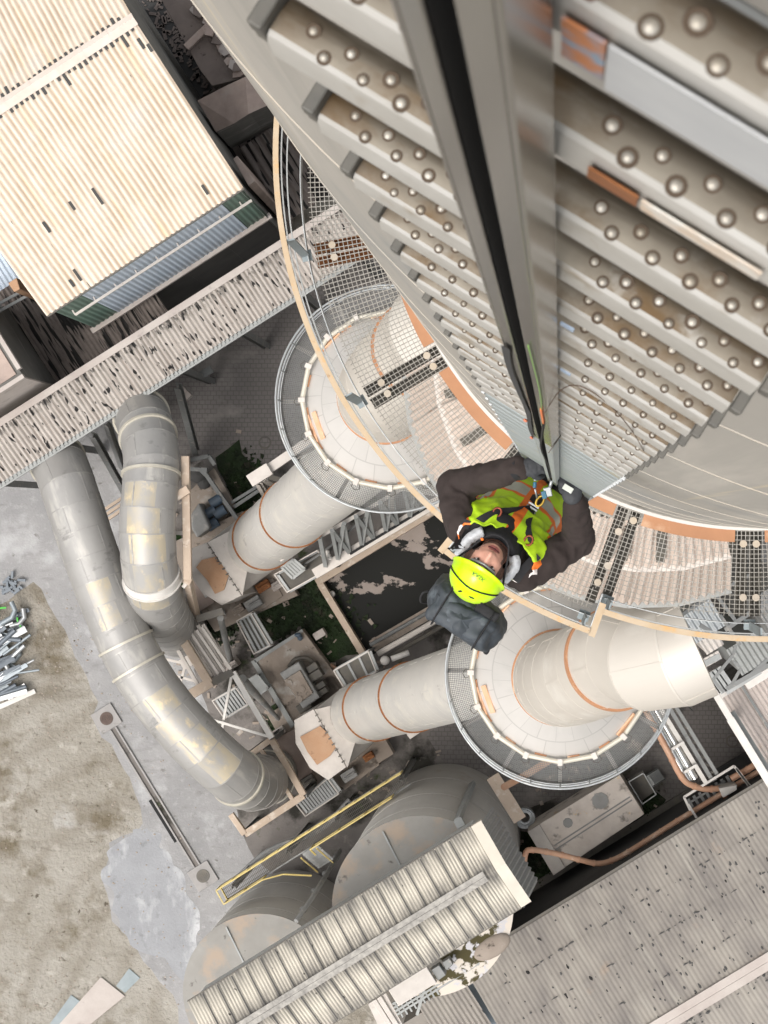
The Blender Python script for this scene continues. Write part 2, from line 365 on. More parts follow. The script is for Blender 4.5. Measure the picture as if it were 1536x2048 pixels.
m_duct = mat('weathered_duct_cladding', (.37, .36, .34), .5, .2, coord='UV', var=((.28, .275, .265), (.8, .5, 1), 2.2), bump=.1, bscale=3,
    layers=[dict(c=(.45, .435, .40), s=(1.5, .5, 1), lo=.56, hi=.7), dict(c=(.21, .205, .195), s=(.9, 1.6, 1), lo=.6, hi=.7, d=7)])
m_ductlight = mat('pale_duct_cladding', (.62, .595, .545), .48, .2, coord='UV', var=((.52, .505, .475), (.6, .5, 1), 2.2), layers=[dict(c=(.66, .63, .56), s=(1, .5, 1), lo=.55, hi=.7), dict(c=(.40, .38, .36), s=1.3, lo=.62, hi=.72, d=7)])
m_whiteduct = mat('cream_duct_cladding', (.60, .56, .50), .5, .2, coord='UV', var=((.53, .495, .44), (.7, .5, 1), 2), layers=[dict(c=(.66, .63, .57), s=.8, lo=.55, hi=.7), dict(c=(.46, .43, .38), s=(1.6, .4, 1), lo=.58, hi=.74, k=.6)])
m_cone = mat('plated_cone', (.66, .64, .61), .45, .3, coord='UV', seed=False, var=((.6, .58, .55), 1, 2), brick=((.50, .485, .46), .62, .42, .012), layers=[dict(c=(.56, .55, .52), s=.9, lo=.58, hi=.7, d=7)])
m_glint = mat('painted_glint_cladding', (.47, .405, .285), .48, .22, coord='UV', var=((.41, .375, .31), (1.6, 1.2, 1), 2), layers=[dict(c=(.36, .35, .33), s=(1.3, 1.0, 1), lo=.42, hi=.58, d=7), dict(c=(.60, .50, .33), s=(2.5, 2, 1), lo=.56, hi=.7)])  # golden reflection of the sky put into the cladding colour
m_seam = mat('seam_band', (.60, .57, .48), .5, .3, var=((.48, .45, .38), 3, 2))
m_seamg = mat('grey_seam', (.30, .30, .29), .5, .5)
m_tan = mat('tan_painted_steel', (.50, .40, .31), .7, var=((.42, .33, .25), 2, 2), layers=[dict(c=(.60, .53, .45), s=2.5, lo=.56, hi=.7), dict(c=(.22, .15, .1), s=4, lo=.66, hi=.74)])
m_pale = mat('pale_painted_steel', (.60, .56, .51), .65, var=((.5, .46, .42), 3, 2), layers=[dict(c=(.33, .28, .24), s=4, lo=.66, hi=.75)])
m_white = mat('white_painted_steel', (.68, .66, .62), .6, var=((.58, .55, .51), 3, 2))
m_steel = mat('grey_steel', (.23, .235, .23), .55, .4, var=((.16, .165, .16), 3, 2), layers=[dict(c=(.34, .32, .29), s=3, lo=.58, hi=.7)])
m_dsteel = mat('dark_steel', (.085, .082, .075), .6, .2, var=((.14, .125, .10), 3, 2))
m_grate = mat('grating_steel', (.36, .37, .365), .55, .4, var=((.27, .28, .27), 2, 2))
m_deckbar = mat('deck_bar_steel', (.42, .405, .37), .65, .1, var=((.31, .29, .25), 2, 2))
m_tangrate = mat('dusty_grating_steel', (.50, .46, .40), .6, .35, var=((.44, .36, .26), 3, 2))
m_yellow = mat('yellow_safety_paint', (.60, .47, .15), .6, var=((.50, .40, .16), 3, 2), layers=[dict(c=(.70, .62, .40), s=4, lo=.6, hi=.72)])
m_orangepipe = mat('salmon_pipe', (.48, .25, .15), .6, var=((.56, .38, .27), 1.2, 2.2), layers=[dict(c=(.68, .55, .45), s=1.2, lo=.6, hi=.7)])
m_ochrepipe = mat('ochre_pipe', (.58, .38, .16), .6, var=((.48, .30, .13), 1, 2))
m_silver = mat('bright_cladding', (.72, .72, .70), .25, .95, var=((.6, .6, .58), 4, 2))
m_silo = mat('silo_concrete', (.52, .50, .465), .85, var=((.43, .415, .385), (1, 1, .3), 2), bump=.12, layers=[dict(c=(.50, .485, .455), s=(2, 2, .1), lo=.55, hi=.7), dict(c=(.42, .37, .31), s=.8, lo=.6, hi=.72)])
m_silotop = mat('dusty_silo_roof', (.30, .29, .265), .85, var=((.23, .22, .20), 1, 2), layers=[dict(c=(.34, .275, .215), s=.9, lo=.50, hi=.64, d=7), dict(c=(.10, .09, .08), s=1.7, lo=.66, hi=.72)])
m_moss = mat('peeling_mossy_roof', (.56, .53, .49), .9, var=((.62, .54, .44), 1.2, 2), layers=[dict(c=(.06, .05, .018), s=1.0, lo=.48, hi=.51, d=7), dict(c=(.5, .49, .5), s=2.2, lo=.56, hi=.6)])
m_container = mat('stained_container_roof', (.74, .68, .61), .8, seed=False, var=((.52, .46, .41), 1.2, 2), layers=[dict(c=(.27, .24, .21), s=1.3, lo=.57, hi=.64, d=7), dict(c=(.66, .5, .3), s=1.8, lo=.64, hi=.7), dict(c=(.05, .04, .04), s=2.3, lo=.70, hi=.72)])
m_clad = mat('dusty_corrugated_cladding', (.60, .51, .44), .75, .1, coord='UV', seed=False, var=((.53, .44, .375), (1, 1, 1), 2), layers=[dict(c=(.68, .62, .56), s=.9, lo=.56, hi=.7)])
m_blue = mat('blue_motor', (.06, .10, .15), .5, var=((.1, .12, .14), 4, 2))
m_machine = mat('dusty_machine', (.30, .30, .29), .6, .2, var=((.22, .22, .21), 2.5, 2), layers=[dict(c=(.42, .39, .35), s=2, lo=.56, hi=.7)])
m_rustplate = mat('rusty_plate', (.40, .22, .12), .85, var=((.46, .30, .19), 1.2, 2.3), bump=.2, layers=[dict(c=(.22, .11, .06), s=2.4, lo=.60, hi=.7)])
m_patch = mat('orange_primer_patch', (.66, .36, .20), .8, var=((.74, .5, .34), 2, 2))
m_sheetblue = mat('blue_grey_sheet', (.26, .30, .31), .6, .1, var=((.2, .235, .245), 2, 2))
m_green = mat('green_plastic', (.10, .55, .08), .5)
m_greytrim = mat('grey_trim', (.33, .34, .33), .6, .2, var=((.25, .26, .25), 2, 2))

# ---------------------------------------------------------------- the ground
def poly(*pp): return [P(x, y, 0) for x, y in pp]
g = MB(); c0 = P(768, 1024, 0)
g.sheet([c0 + Vector((a * 500, b * 500, 0)) for a, b in ((-1, -1), (1, -1), (1, 1), (-1, 1))], 0)
struct(g, 'ground', m_soil)
def ragged(pts, amp, seed, step=.5):
    "wobble the outline of a ground sheet"
    out = []
    n = len(pts)
    for i in range(n):
        a, b = pts[i], pts[(i + 1) % n]; d = (b - a).length; k = max(1, int(d / step))
        for j in range(k):
            p = a + (b - a) * (j / k)
            out.append(p + Vector((noise.noise(Vector((p.x * 1.3, p.y * 1.3, seed))), noise.noise(Vector((p.x * 1.3, p.y * 1.3, seed + 9))), 0)) * amp)
    return out
apron = ragged(poly((-400, 980), (-200, 1080), (-60, 1240), (10, 1205), (62, 1166), (85, 1180), (130, 1262), (196, 1400), (188, 1438), (204, 1475), (262, 1560), (290, 1640), (272, 1662), (222, 1682), (204, 1760), (228, 1838), (270, 1900), (300, 1938), (345, 1990), (380, 2100), (560, 2100), (700, 1800), (560, 1640), (450, 1480), (400, 1340), (360, 1180), (330, 1000), (300, 860), (220, 700), (-300, 700)), .28, 3)
a = MB(); a.sheet(apron, .004); struct(a, 'concrete_apron', m_apron)
a = MB(); a.sheet(ragged(poly((332, 900), (440, 880), (700, 760), (1000, 900), (1000, 1500), (940, 1560), (1000, 1700), (620, 1790), (505, 1720), (480, 1650), (430, 1480), (392, 1340), (350, 1180)), .2, 5), .008); struct(a, 'yard_slab', m_dirt)
a = MB(); a.sheet(poly((236, 770), (620, 500), (1000, 280), (1050, 700), (700, 830), (515, 965), (476, 880), (432, 905), (382, 935), (345, 905), (300, 880)), .012)
struct(a, 'paved_lane', m_paver)
a = MB(); a.sheet(poly((852, 1470), (905, 1425), (1100, 1300), (1330, 1180), (1700, 1100), (1640, 1440), (1330, 1660), (1180, 1580), (1010, 1660), (930, 1590)), .012)
struct(a, 'paved_yard', m_paver)
a = MB(); a.sheet(ragged(poly((1000, 1640), (1110, 1600), (1300, 1520), (1360, 1640), (1130, 1800), (960, 1900), (900, 1800)), .15, 8), .016)
struct(a, 'muddy_strip', m_dirt)
for nm, pp in (('moss', ((432, 915), (478, 882), (536, 985), (515, 1000), (560, 1040), (500, 1100), (460, 1010))), ('moss', ((505, 1215), (560, 1180), (640, 1160), (724, 1305), (660, 1330), (600, 1250), (540, 1290))), ('moss', ((1012, 1660), (1060, 1660), (1120, 1760), (1080, 1830), (1010, 1800))), ('moss', ((345, 1060), (362, 1075), (372, 1180), (350, 1190))), ('moss', ((395, 1230), (450, 1215), (455, 1270), (420, 1280))),
               ('moss', ((530, 1420), (575, 1400), (590, 1440), (550, 1470))), ('moss', ((1225, 1590), (1290, 1550), (1330, 1600), (1300, 1650)))):
    a = MB(); a.sheet(ragged(poly(*pp), .25, 11), .02); o = a.build(nm, m_grass); tag(o, 'dark moss and weeds on the dirty yard', 'moss', None, 'stuff')
# low tufts so the weeds have height
tf = MB(); random.seed(3)
for cx, cy, sx, sy, n in ((490, 960, 34, 50, 260), (620, 1230, 90, 60, 420), (1060, 1740, 40, 60, 260), (1270, 1600, 40, 35, 160), (450, 1260, 30, 20, 90), (560, 1440, 30, 30, 90)):
    for i in range(n):
        p = P(cx + random.gauss(0, sx * .5), cy + random.gauss(0, sy * .5), .02); h = random.uniform(.08, .3); a_ = random.uniform(0, 6.28)
        d = Vector((math.cos(a_), math.sin(a_), 0)) * random.uniform(.05, .14)
        tf.add([p - d, p + d, p + d * .2 + Vector((d.y, -d.x, 0)) * 2 + UP * h], [(0, 1, 2)])
o = tf.build('weeds', m_grass); tag(o, 'small tufts of weeds growing out of the moss', 'weeds', None, 'stuff')
# puddled basin
def rect(px, py, la, lb, z):
    "corner at a pixel, la and lb pixels along the plant's two axes"
    p = P(px, py, z); k = mpp(z)
    return [p, p + AX * la * k, p + AX * la * k + BX * lb * k, p + BX * lb * k]
bt = thing('concrete_basin', 'square basin with a tan kerb and black puddles over its floor', 'basin', P(690, 1190, 0))
f = MB(); f.sheet(PT([(641, 1168), (900, 1010), (985, 1150), (985, 1180), (736, 1315)], 0), .024); f.build('basin_floor', m_wet, bt)
k = MB(); q = [(641, 1163), (842, 1038), (905, 1012)]
k.beam(P(634, 1165, .35), P(905, 1000, .35), .3, .7); k.beam(P(641, 1166, .34), P(741, 1330, .34), .28, .68)
k.build('kerb', m_tan, bt, bevel=.02)
s_ = MB(); s_.beam(P(745, 1292, .3), P(950, 1172, .3), .5, .55); s_.build('inner_sill', m_slab, bt)
m_slabgrey = mat('grey_slab', (.34, .325, .31), .88, var=((.27, .26, .25), 2, 2), layers=[dict(c=(.16, .15, .14), s=3, lo=.6, hi=.72, d=8)]); m_browncover = mat('brown_cover', (.13, .09, .075), .8, var=((.08, .06, .05), 6, 2))
m_spill = mat('cement_dust', (.31, .317, .327), .9, var=((.24, .246, .255), .7, 2.3), seed=False, bump=.5, bscale=8, layers=[dict(c=(.50, .505, .51), s=(.5, .22, 1), lo=.53, hi=.66, d=9), dict(c=(.20, .205, .21), s=1.8, lo=.58, hi=.72, d=9)])
a = MB(); a.sheet(ragged(poly((290, 1640), (330, 1690), (365, 1770), (400, 1850), (395, 1900), (372, 1950), (340, 1925), (270, 1893), (232, 1838), (208, 1760), (226, 1685), (275, 1668)), .5, 17, .15), .010); tag(a.build('cement_dust', m_spill), None, None, None, 'structure')
# small ground fittings
for px, py, lab in ((530, 885, 'round manhole cover in the brown pavers beside the moss bed'), (1465, 1482, 'round manhole cover in the dark paved yard beside the white beam')):
    t = thing('manhole', lab, 'manhole', P(px, py, 0), 'manholes in the paving')
    a = MB(); a.ring(P(px, py, .012), .2, .27, 0, .02, 32); a.build('manhole_frame', m_dsteel, t)
    a = MB(); a.cyl(P(px, py, .012), .197, .012, 32); a.build('manhole_cover', m_paver, t)
for px, py, lab in ((213, 1437, 'square concrete gully slab with a rusty round cover beside the long grey duct'), (406, 1752, 'square concrete gully slab with a dark round cover beside the yellow walkway')):
    t = thing('gully', lab, 'drain cover', P(px, py, 0), 'gullies at the ends of the drain channel')
    a = MB(); a.box(P(px, py, .05), AX, BX, UP, .5, .48, .06); a.build('gully_slab', m_slabgrey, t, bevel=.015)
    a = MB(); a.ring(P(px, py, .112), .2, .28, 0, .025, 28); a.cyl(P(px, py, .112), .2, .012, 28)
    for k_ in range(5): a.box(P(px, py, .13) + AX * (-.16 + k_ * .08), BX, AX, UP, .15, .02, .012)
    a.build('gully_cover', m_browncover if px < 300 else m_dsteel, t)
t = thing('drain_channel', 'narrow concrete drain channel between the two gully slabs', 'drain', P(310, 1590, 0))
a = MB()
for e in (-.13, .13): a.beam(P(226, 1457, .05) + AX * e, P(394, 1732, .05) + AX * e, .07, .1)
a.build('channel_edge', m_slabgrey, t)
a = MB(); a.beam(P(226, 1457, .012), P(394, 1732, .012), .18, .015); a.build('channel_bed', m_dirt, t)
a = MB(); a.beam(P(300, 1600, .02), P(352, 1684, .02), .14, .012); tag(a.build('sludge', m_black), 'dark sludge lying in the drain channel', 'sludge', None, 'stuff')

# ---------------------------------------------------------------- chimney stack, its platform and skirt
SC = Vector((1.50, 2.724, 0)); SR = 2.80
TX = Vector((.85, -.53, 0)).normalized(); NX = Vector((.53, .85, 0)).normalized()   # along the rungs / towards the stack
ZP = HC - 18.0
st = thing('chimney_stack', 'huge pale round stack rising past the camera, ladder fixed to it', 'chimney', SC)
a = MB(); a.lathe(SC, [(SR + .02, 0), (SR, ZP), (SR, HC + 14)], 200); a.build('stack_shell', m_stack, st, smooth=40)
a = MB()
zz = ZP + .6
for i, dz in enumerate((.5, 2.0, 3.3, 5.1, 6.9, 8.9, 11.2, 13.4, 15.3, 16.6, 17.4, 18.2)):
    a.ring(SC + UP * (ZP + dz), SR - .01, SR + .003, 0, .018, 200)
a.build('shell_seam', mat('stack_seam', (.47, .42, .34), .7, seed=False, var=((.38, .36, .32), 2, 2.5)), st, smooth=40)
for q0, q1 in zip((152, 173.3, 192.8, 212.8, 233.3, 252.7, 271.9), (168.7, 188.2, 208.2, 228.7, 248.1, 267.3, 285.7)):
    a = MB(); a.ring(SC + UP * (ZP + .002), SR + .024, SR + .12, 0, .006, 30, q0, q1); a.build('rust_band', m_rustring, st, smooth=40)
a = MB(); a.ring(SC + UP * (ZP - .02), SR - .01, SR + .025, 0, .2, 160); a.build('base_flashing', m_white, st, smooth=40)
# stencilled marks on the shell beside the ladder foot
def text_mesh(s, size):
    cu = bpy.data.curves.new('t', 'FONT'); cu.body = s; cu.size = size; cu.extrude = 0; cu.resolution_u = 2; cu.align_x = 'CENTER'
    o = bpy.data.objects.new('t', cu); col.objects.link(o)
    me = bpy.data.meshes.new_from_object(o.evaluated_get(bpy.context.evaluated_depsgraph_get()))
    vs = [v.co.copy() for v in me.vertices]; fs = [tuple(p.vertices) for p in me.polygons]
    bpy.data.objects.remove(o); bpy.data.curves.remove(cu); bpy.data.meshes.remove(me)
    return vs, fs
vs, fs = text_mesh('169 M', .20)
th0 = math.atan2(-(1018 - 345), (1262 - 1500)); out = []
for v in vs:
    # writing runs up the shell, letter tops towards the ladder
    zc = ZP + 1.15 + v.x * 1.9; th = th0 - (v.y - .08) / SR
    out.append(SC + Vector((math.cos(th), math.sin(th), 0)) * (SR + .006) + UP * zc)
a = MB(); a.add(out, fs); a.build('stencil_mark', mat('stencil_paint', (.22, .20, .17), .8), st)

# platform: grating, carrying beams, toe plates, hand rails
RD, RR = 3.50, 3.62
pt = thing('stack_platform', 'ring shaped grating platform round the stack with weathered yellow rail', 'platform', SC + UP * ZP)
def arc(r, a0, a1, z, n=40): return [SC + Vector((math.cos(R(a0 + (a1 - a0) * i / n)) * r, math.sin(R(a0 + (a1 - a0) * i / n)) * r, z)) for i in range(n + 1)]
A0, A1 = 150, 300
a = MB(); r = SR + .03; ringsr = []
while r < RD:
    a.ring(SC + UP * (ZP - .025), r - .0024, r + .0024, 0, .022, 150, A0, A1); r += .036
nb = int(R(A1 - A0) * 3.2 / .036)
for i in range(nb):
    th = R(A0 + (A1 - A0) * i / nb); d = Vector((math.cos(th), math.sin(th), 0))
    a.beam(SC + d * (SR + .03) + UP * (ZP - .0135), SC + d * RD + UP * (ZP - .0135), .0048, .024)
# recess by the ladder is wider
RX = RD + .17
r = RD + .02
while r < RX: a.ring(SC + UP * (ZP - .025), r - .003, r + .003, 0, .022, 30, 231.5, 250); r += .036
for i in range(int(R(18.5) * 3.6 / .036)):
    th = R(231.5) + i * .036 / 3.6; d = Vector((math.cos(th), math.sin(th), 0)); a.beam(SC + d * RD + UP * (ZP - .0135), SC + d * RX + UP * (ZP - .0135), .006, .024)
a.build('grating', m_deckbar, pt)
BA = (171, 190.5, 210.5, 231, 250.4, 269.6, 288)
for th in BA:
    d = Vector((math.cos(R(th)), math.sin(R(th)), 0)); e = Vector((-d.y, d.x, 0)); r1 = RD + (.12 if 230 < th < 252 else 0)
    b = MB()
    for s in (-.055, .055):
        b.chan(SC + d * (SR + .01) + e * s + UP * (ZP - .15), SC + d * r1 + e * s + UP * (ZP - .15), .08, .07)
    bo = b.build('deck_beam', m_dsteel if th != 190.5 else m_rust, pt)
    for s, rr in ((-.05, SR + .13), (.05, SR + .13), (-.05, RD - .15), (.05, RD - .15)) if th not in (250.4, 231) else ((.05, SR + .1), (-.03, SR + .22), (-.02, SR + .5), (-.05, RD - .05)):
        c = MB(); c.cyl(SC + d * rr + e * s + UP * (ZP + .004), .029, .006, 16); c.build('grating_clip', m_tangrate, bo)
def railseg(a0, a1, R_, R_in):
    n = int((a1 - a0) * 1.5)
    b = MB(); b.ring(SC + UP * (ZP + 1.08), R_ - .024, R_ + .018, 0, .02, n, a0, a1); b.ring(SC + UP * (ZP + 1.03), R_ + .012, R_ + .018, 0, .052, n, a0, a1); b.build('hand_rail', m_yrail, pt, smooth=30)
    b = MB()
    for z in (.42, .78): b.ring(SC + UP * (ZP + z), R_ - .014, R_ - .004, 0, .02, n, a0, a1)
    b.build('knee_rail', m_grate, pt, smooth=30)
    b = MB(); b.ring(SC + UP * (ZP - .03), R_ - .075, R_ - .069, 0, .12, n, a0, a1); b.build('toe_board', m_galv, pt, smooth=30)
def post(th, R_, wdt=.07):
    d = Vector((math.cos(R(th)), math.sin(R(th)), 0)); b = MB()
    b.beam(SC + d * (R_ - .05) + UP * (ZP - .1), SC + d * (R_ - .05) + UP * (ZP + 1.08), .012, wdt, up=d)
    b.beam(SC + d * (R_ - .10) + UP * (ZP + .03), SC + d * (R_ - .02) + UP * (ZP + .03), .09, .012)
    b.build('rail_post', m_sheetblue, pt)
railseg(A0, 231, RR, 0); railseg(231.7, 250.2, RR + .17, 0); railseg(251, A1, RR, 0)
for th in (171, 190.5, 210.5, 230.3, 251.5, 269.6, 288): post(th, RR)
for th in (232.4, 249.4): post(th, RR + .17)
for th, in ((231.3,), (250.6,)):
    d = Vector((math.cos(R(th)), math.sin(R(th)), 0))
    b = MB(); b.beam(SC + d * (RR - .06) + UP * (ZP + 1.07), SC + d * (RR + .2) + UP * (ZP + 1.07), .05, .02); b.build('return_rail', m_yrail, pt)
    b = MB(); b.beam(SC + d * (RR - .1) + UP * (ZP + .06), SC + d * (RR + .17) + UP * (ZP + .06), .012, .16); b.build('return_toe_board', m_galv, pt)

# corrugated skirt roof round the stack, far below the platform
sk = thing('skirt_roof', 'dusty corrugated cladding collar round the stack seen through the grating', 'roof', SC + UP * 55)
pa = [181.5, 194, 206, 218, 230, 242, 254, 266, 278, 291]
def spt(th, r, d): return SC + Vector((math.cos(R(th)) * r, math.sin(R(th)) * r, HC - d))
for a0, a1 in zip(pa, pa[1:]):
    for (r0, d0, r1, d1) in ((2.83, 36.2, 3.56, 37.6), (3.60, 37.75, 4.28, 41.0)):
        p, q = spt(a0, r0, d0), spt(a1, r0, d0); u = spt(a0, r1, d1); v = spt(a1, r1, d1)
        b = MB(); um = (q - p); nn = 1; steps = 6; n = max(8, int((v - u).length / .15 * steps)); vs = []; uv = []
        nrm = (v - u).cross(u - p).normalized(); nrm = nrm if nrm.z > 0 else -nrm
        for i in range(n + 1):
            t = i / n; tp = p + (q - p) * t; bt_ = u + (v - u) * t; h = nrm * (.036 * math.sin(2 * math.pi * i / steps))
            for j in range(3): vs.append(tp + (bt_ - tp) * (j / 2) + h); uv.append((t * (v - u).length, j))
        b.add(vs, [(i * 3 + j, i * 3 + 3 + j, i * 3 + 4 + j, i * 3 + 1 + j) for i in range(n) for j in range(2)], uv); b.build('cladding_panel', m_clad, sk, smooth=60)
b = MB()
for a0, a1 in zip(pa, pa[1:]): b.beam(spt(a0, 3.58, 37.62), spt(a1, 3.58, 37.62), .10, .05); 
b.build('cladding_rib', m_pale, sk)
b = MB()
for a0, a1 in zip(pa, pa[1:]): b.beam(spt(a0, 4.30, 41.05), spt(a1, 4.30, 41.05), .12, .1)
b.build('eaves_trim', m_greytrim, sk)
b = MB()
for th in (192, 206, 246, 258, 262, 272): 
    b.beam(spt(th, 2.95, 36.35), spt(th, 3.4, 37.2), .14, .12)
b.build('vent_slot', m_dsteel, sk)

# steelwork under the platform beyond the skirt
fr = thing('steel_bracing', 'dark braced steel frame beside the stack below the right end of the platform', 'steel frame', P(1470, 1290, 30))
b = MB()
for p, q, w_ in (((1426, 1360), (1466, 1310), .14), ((1466, 1310), (1472, 1290), .14), ((1466, 1322), (1482, 1336), .12), ((1482, 1336), (1462, 1372), .14), ((1426, 1360), (1448, 1384), .16), ((1452, 1378), (1536, 1330), .2), ((1500, 1350), (1536, 1318), .16), ((1340, 1245), (1430, 1187), .16), ((1430, 1187), (1470, 1240), .16), ((1430, 1187), (1500, 1150), .14), ((1400, 1250), (1420, 1262), .2), ((1450, 1260), (1536, 1200), .2), ((1440, 1230), (1480, 1290), .16)):
    b.ibeam(P(*p, 30), P(*q, 30), w_ * .62, w_ * .62)
b.build('brace', m_steel, fr)
b = MB()
for p, q in (((1420, 1345), (1448, 1385)), ((1428, 1340), (1456, 1380)), ((1436, 1335), (1464, 1375)), ((1404, 1330), (1440, 1312)), ((1452, 1384), (1520, 1342))): b.beam(P(*p, 26), P(*q, 26), .18, .12)
b.build('landing_beam', m_grate, fr)
b = MB(); b.corr(P(1402, 1320, 24), P(1436, 1301, 24) - P(1402, 1320, 24), P(1410, 1336, 24) - P(1402, 1320, 24)); b.corr(P(1418, 1345, 24), P(1440, 1332, 24) - P(1418, 1345, 24), P(1440, 1380, 24) - P(1418, 1345, 24)); b.build('step_plate', m_pale, fr, smooth=60)
for hx, hy, tx, ty, z_, lab, mm in ((1340, 1246, 92, 62, 22, 'grey corrugated cover tucked under the right end of the ring platform', m_galv), (1398, 1284, 40, 30, 21, 'small pale cover plate beyond the mitred end of the cream duct', m_pale), (1452, 1300, 110, 60, 16, 'grey corrugated roof below the dark steel bracing', m_greytrim), (1500, 1200, 120, 160, 20, 'dim corrugated roof beneath the rightmost deck beam', m_machine)):
    p = P(hx, hy, z_); k = mpp(z_); b = MB(); b.corr(p, AX * tx * k, BX * ty * k, amp=.03); b.box(p + AX * tx * k / 2 + BX * ty * k / 2 - UP * .2, AX, BX, UP, tx * k / 2, ty * k / 2, .12)
    b.box(p + AX * tx * k / 2 + BX * ty * k / 2 - UP * (z_ / 2 + .2), AX, BX, UP, tx * k / 2 * .96, ty * k / 2 * .96, z_ / 2 - .13)
    tag(b.build('cover_roof', mm), lab, 'roof')

# ---------------------------------------------------------------- the ladder
def LP(t, n, d): return TX * t + NX * n + UP * (HC - d)
RT0, RT1, RTC = -.295, .078, -.1096          # rung ends and rail centre along TX
FN, BN = .142, .171                          # front and back of the treads
lad = thing('ladder', 'steel ladder with studded channel rungs on one central rail running up the stack', 'ladder', LP(RTC, .15, 18))
def make_rung(parent, d, new, var=0):
    rr_ = random.Random(40 + var)
    mr = m_rung_new if new else m_rung
    b = MB(); tt = .0025
    # inverted channel, rounded front shoulder, passing behind the rail in one length
    prof = [(FN + .001, -.046), (FN - .002, -.044), (FN, -.010), (FN + .002, -.003), (FN + .005, 0), (BN - .014, 0), (BN - .009, -.0015), (BN - .004, -.0055), (BN - .001, -.011), (BN, -.018), (BN, -.042),
            (BN - tt, -.042), (BN - tt, -.018), (BN - .009, -.004), (BN - .014, -tt), (FN + .008, -tt), (FN + .004, -.008), (FN + tt, -.014), (FN + .005, -.042)]
    m = len(prof); vs = [LP(t, n, d) + UP * z for t in (RT0 + .012, RT1 - .012) for n, z in prof]
    b.add(vs, [(i, (i + 1) % m, m + (i + 1) % m, m + i) for i in range(m)] + [tuple(range(m - 1, -1, -1)), tuple(range(m, 2 * m))], [(t - RT0, i * .006) for t in (0, 1) for i in range(m)] if False else [((RT0 + .012 if k == 0 else RT1 - .012) - RT0, i * .006) for k in (0, 1) for i in range(m)])
    def stud(t, n):
        c = LP(t, n, d); k_ = rr_.uniform(.86, 1.06); b.ball(c, .0030 * k_, .0030 * k_, .0020 * rr_.uniform(.75, 1.15), seg=12, rings=4, lo=0, mi=1); k_ *= rr_.uniform(.9, 1.15)
        b.lathe(c + UP * .0003, [(.0001, 0), (.0045 * k_, 0), (.0049 * k_, -.0008)], 12, mi=2)
    for t0, cnt in ((RT0 + .034, 11), (RTC + .038, 11)):
        for i in range(cnt):
            t = t0 + i * .0128
            stud(t + rr_.uniform(-.0006, .0006), FN + (.0072 if i % 2 else .0160) + rr_.uniform(-.0005, .0005))
    if not new:
        for i in (0, 1, 2, 3): b.mi[i] = 3
    ro = b.build('rung', (mr, m_stud, m_studdirt, m_lip) if not new else (mr, m_rung_new, m_rung_new), parent, smooth=24)
    for t, sg in ((RT0, 1), (RT1, -1)):
        e = MB()
        e.box(LP(t + sg * .006, (FN + BN) / 2, d - .004), TX, NX, UP, .005, .0145, .010)
        e.box(LP(t + sg * .0055, (FN + BN) / 2, d + .018), TX, NX, UP, .0045, .0135, .012)
        e.build('end_stop', m_cap if not new else m_galv, ro, bevel=.0015)
    return ro
D0 = 1.27; SP = .268
def children(o): return [c for c in bpy.data.objects if c.parent == o]
olds = [make_rung(lad, D0 + q * SP, False, q) for q in range(4)]; new = make_rung(lad, D0 + 14 * SP, True)
kids = {o.name: children(o) for o in olds + [new]}
for i in range(-3, 62):
    if i in (0, 1, 2, 3, 14): continue
    ref = (i * 7 + 1) % 4 if i < 14 else 14; src = olds[ref] if i < 14 else new
    r_ = src.copy(); col.objects.link(r_); r_.parent = lad; r_.location = UP * (-(i - ref) * SP)
    ORG[r_.name] = ORG[src.name]
    for c in kids[src.name]:
        k = c.copy(); col.objects.link(k); k.parent = r_
# central rail: a C profile with an open dark slot towards the climber
def rail(d0, d1, m):
    b = MB(); zc = LP(0, 0, (d0 + d1) / 2); h = (d1 - d0) / 2
    def bar(t0, t1, n0, n1):
        b.box(LP((t0 + t1) / 2, (n0 + n1) / 2, (d0 + d1) / 2), TX, NX, UP, (t1 - t0) / 2, (n1 - n0) / 2, h)
    bar(RTC - .0225, RTC - .0195, .110, .136); bar(RTC + .0195, RTC + .0225, .110, .136)      # sides
    bar(RTC - .0195, RTC - .0085, .110, .1125); bar(RTC + .0048, RTC + .0195, .110, .1125)    # front lips
    bar(RTC - .0195, RTC + .0195, .134, .136)                                                # back
    return b.build('rail', m, lad, bevel=.0012)
r1 = rail(.2, 4.55, m_rail); r2 = rail(4.56, 18, m_rung_new)
b = MB(); b.box(LP(RTC, .133, 9.1), TX, NX, UP, .0193, .0008, 8.9); b.box(LP(RTC - .0092, .1230, 9.1), TX, NX, UP, .0006, .0098, 8.9); b.box(LP(RTC + .0056, .1230, 9.1), TX, NX, UP, .0006, .0098, 8.9); b.build('rail_slot', m_black, lad)
b = MB(); b.beam(LP(RTC + .0232, .105, 4.5), LP(RTC + .0232, .136, 4.62), .02, .002, up=TX); b.build('rail_splice', m_dsteel, lad)
# brackets tying the ladder to the shell
for d in (.86, 2.9, 4.9, 7.2, 9.6, 12.4, 15.2):
    b = MB()
    b.box(LP(RTC, .19, d), TX, NX, UP, .15, .004, .03); b.box(LP(RTC - .12, .25, d), NX, TX, UP, .06, .004, .025); b.box(LP(RTC + .12, .25, d), NX, TX, UP, .06, .004, .025)
    bo = b.build('stack_bracket', m_galv, lad, bevel=.002)
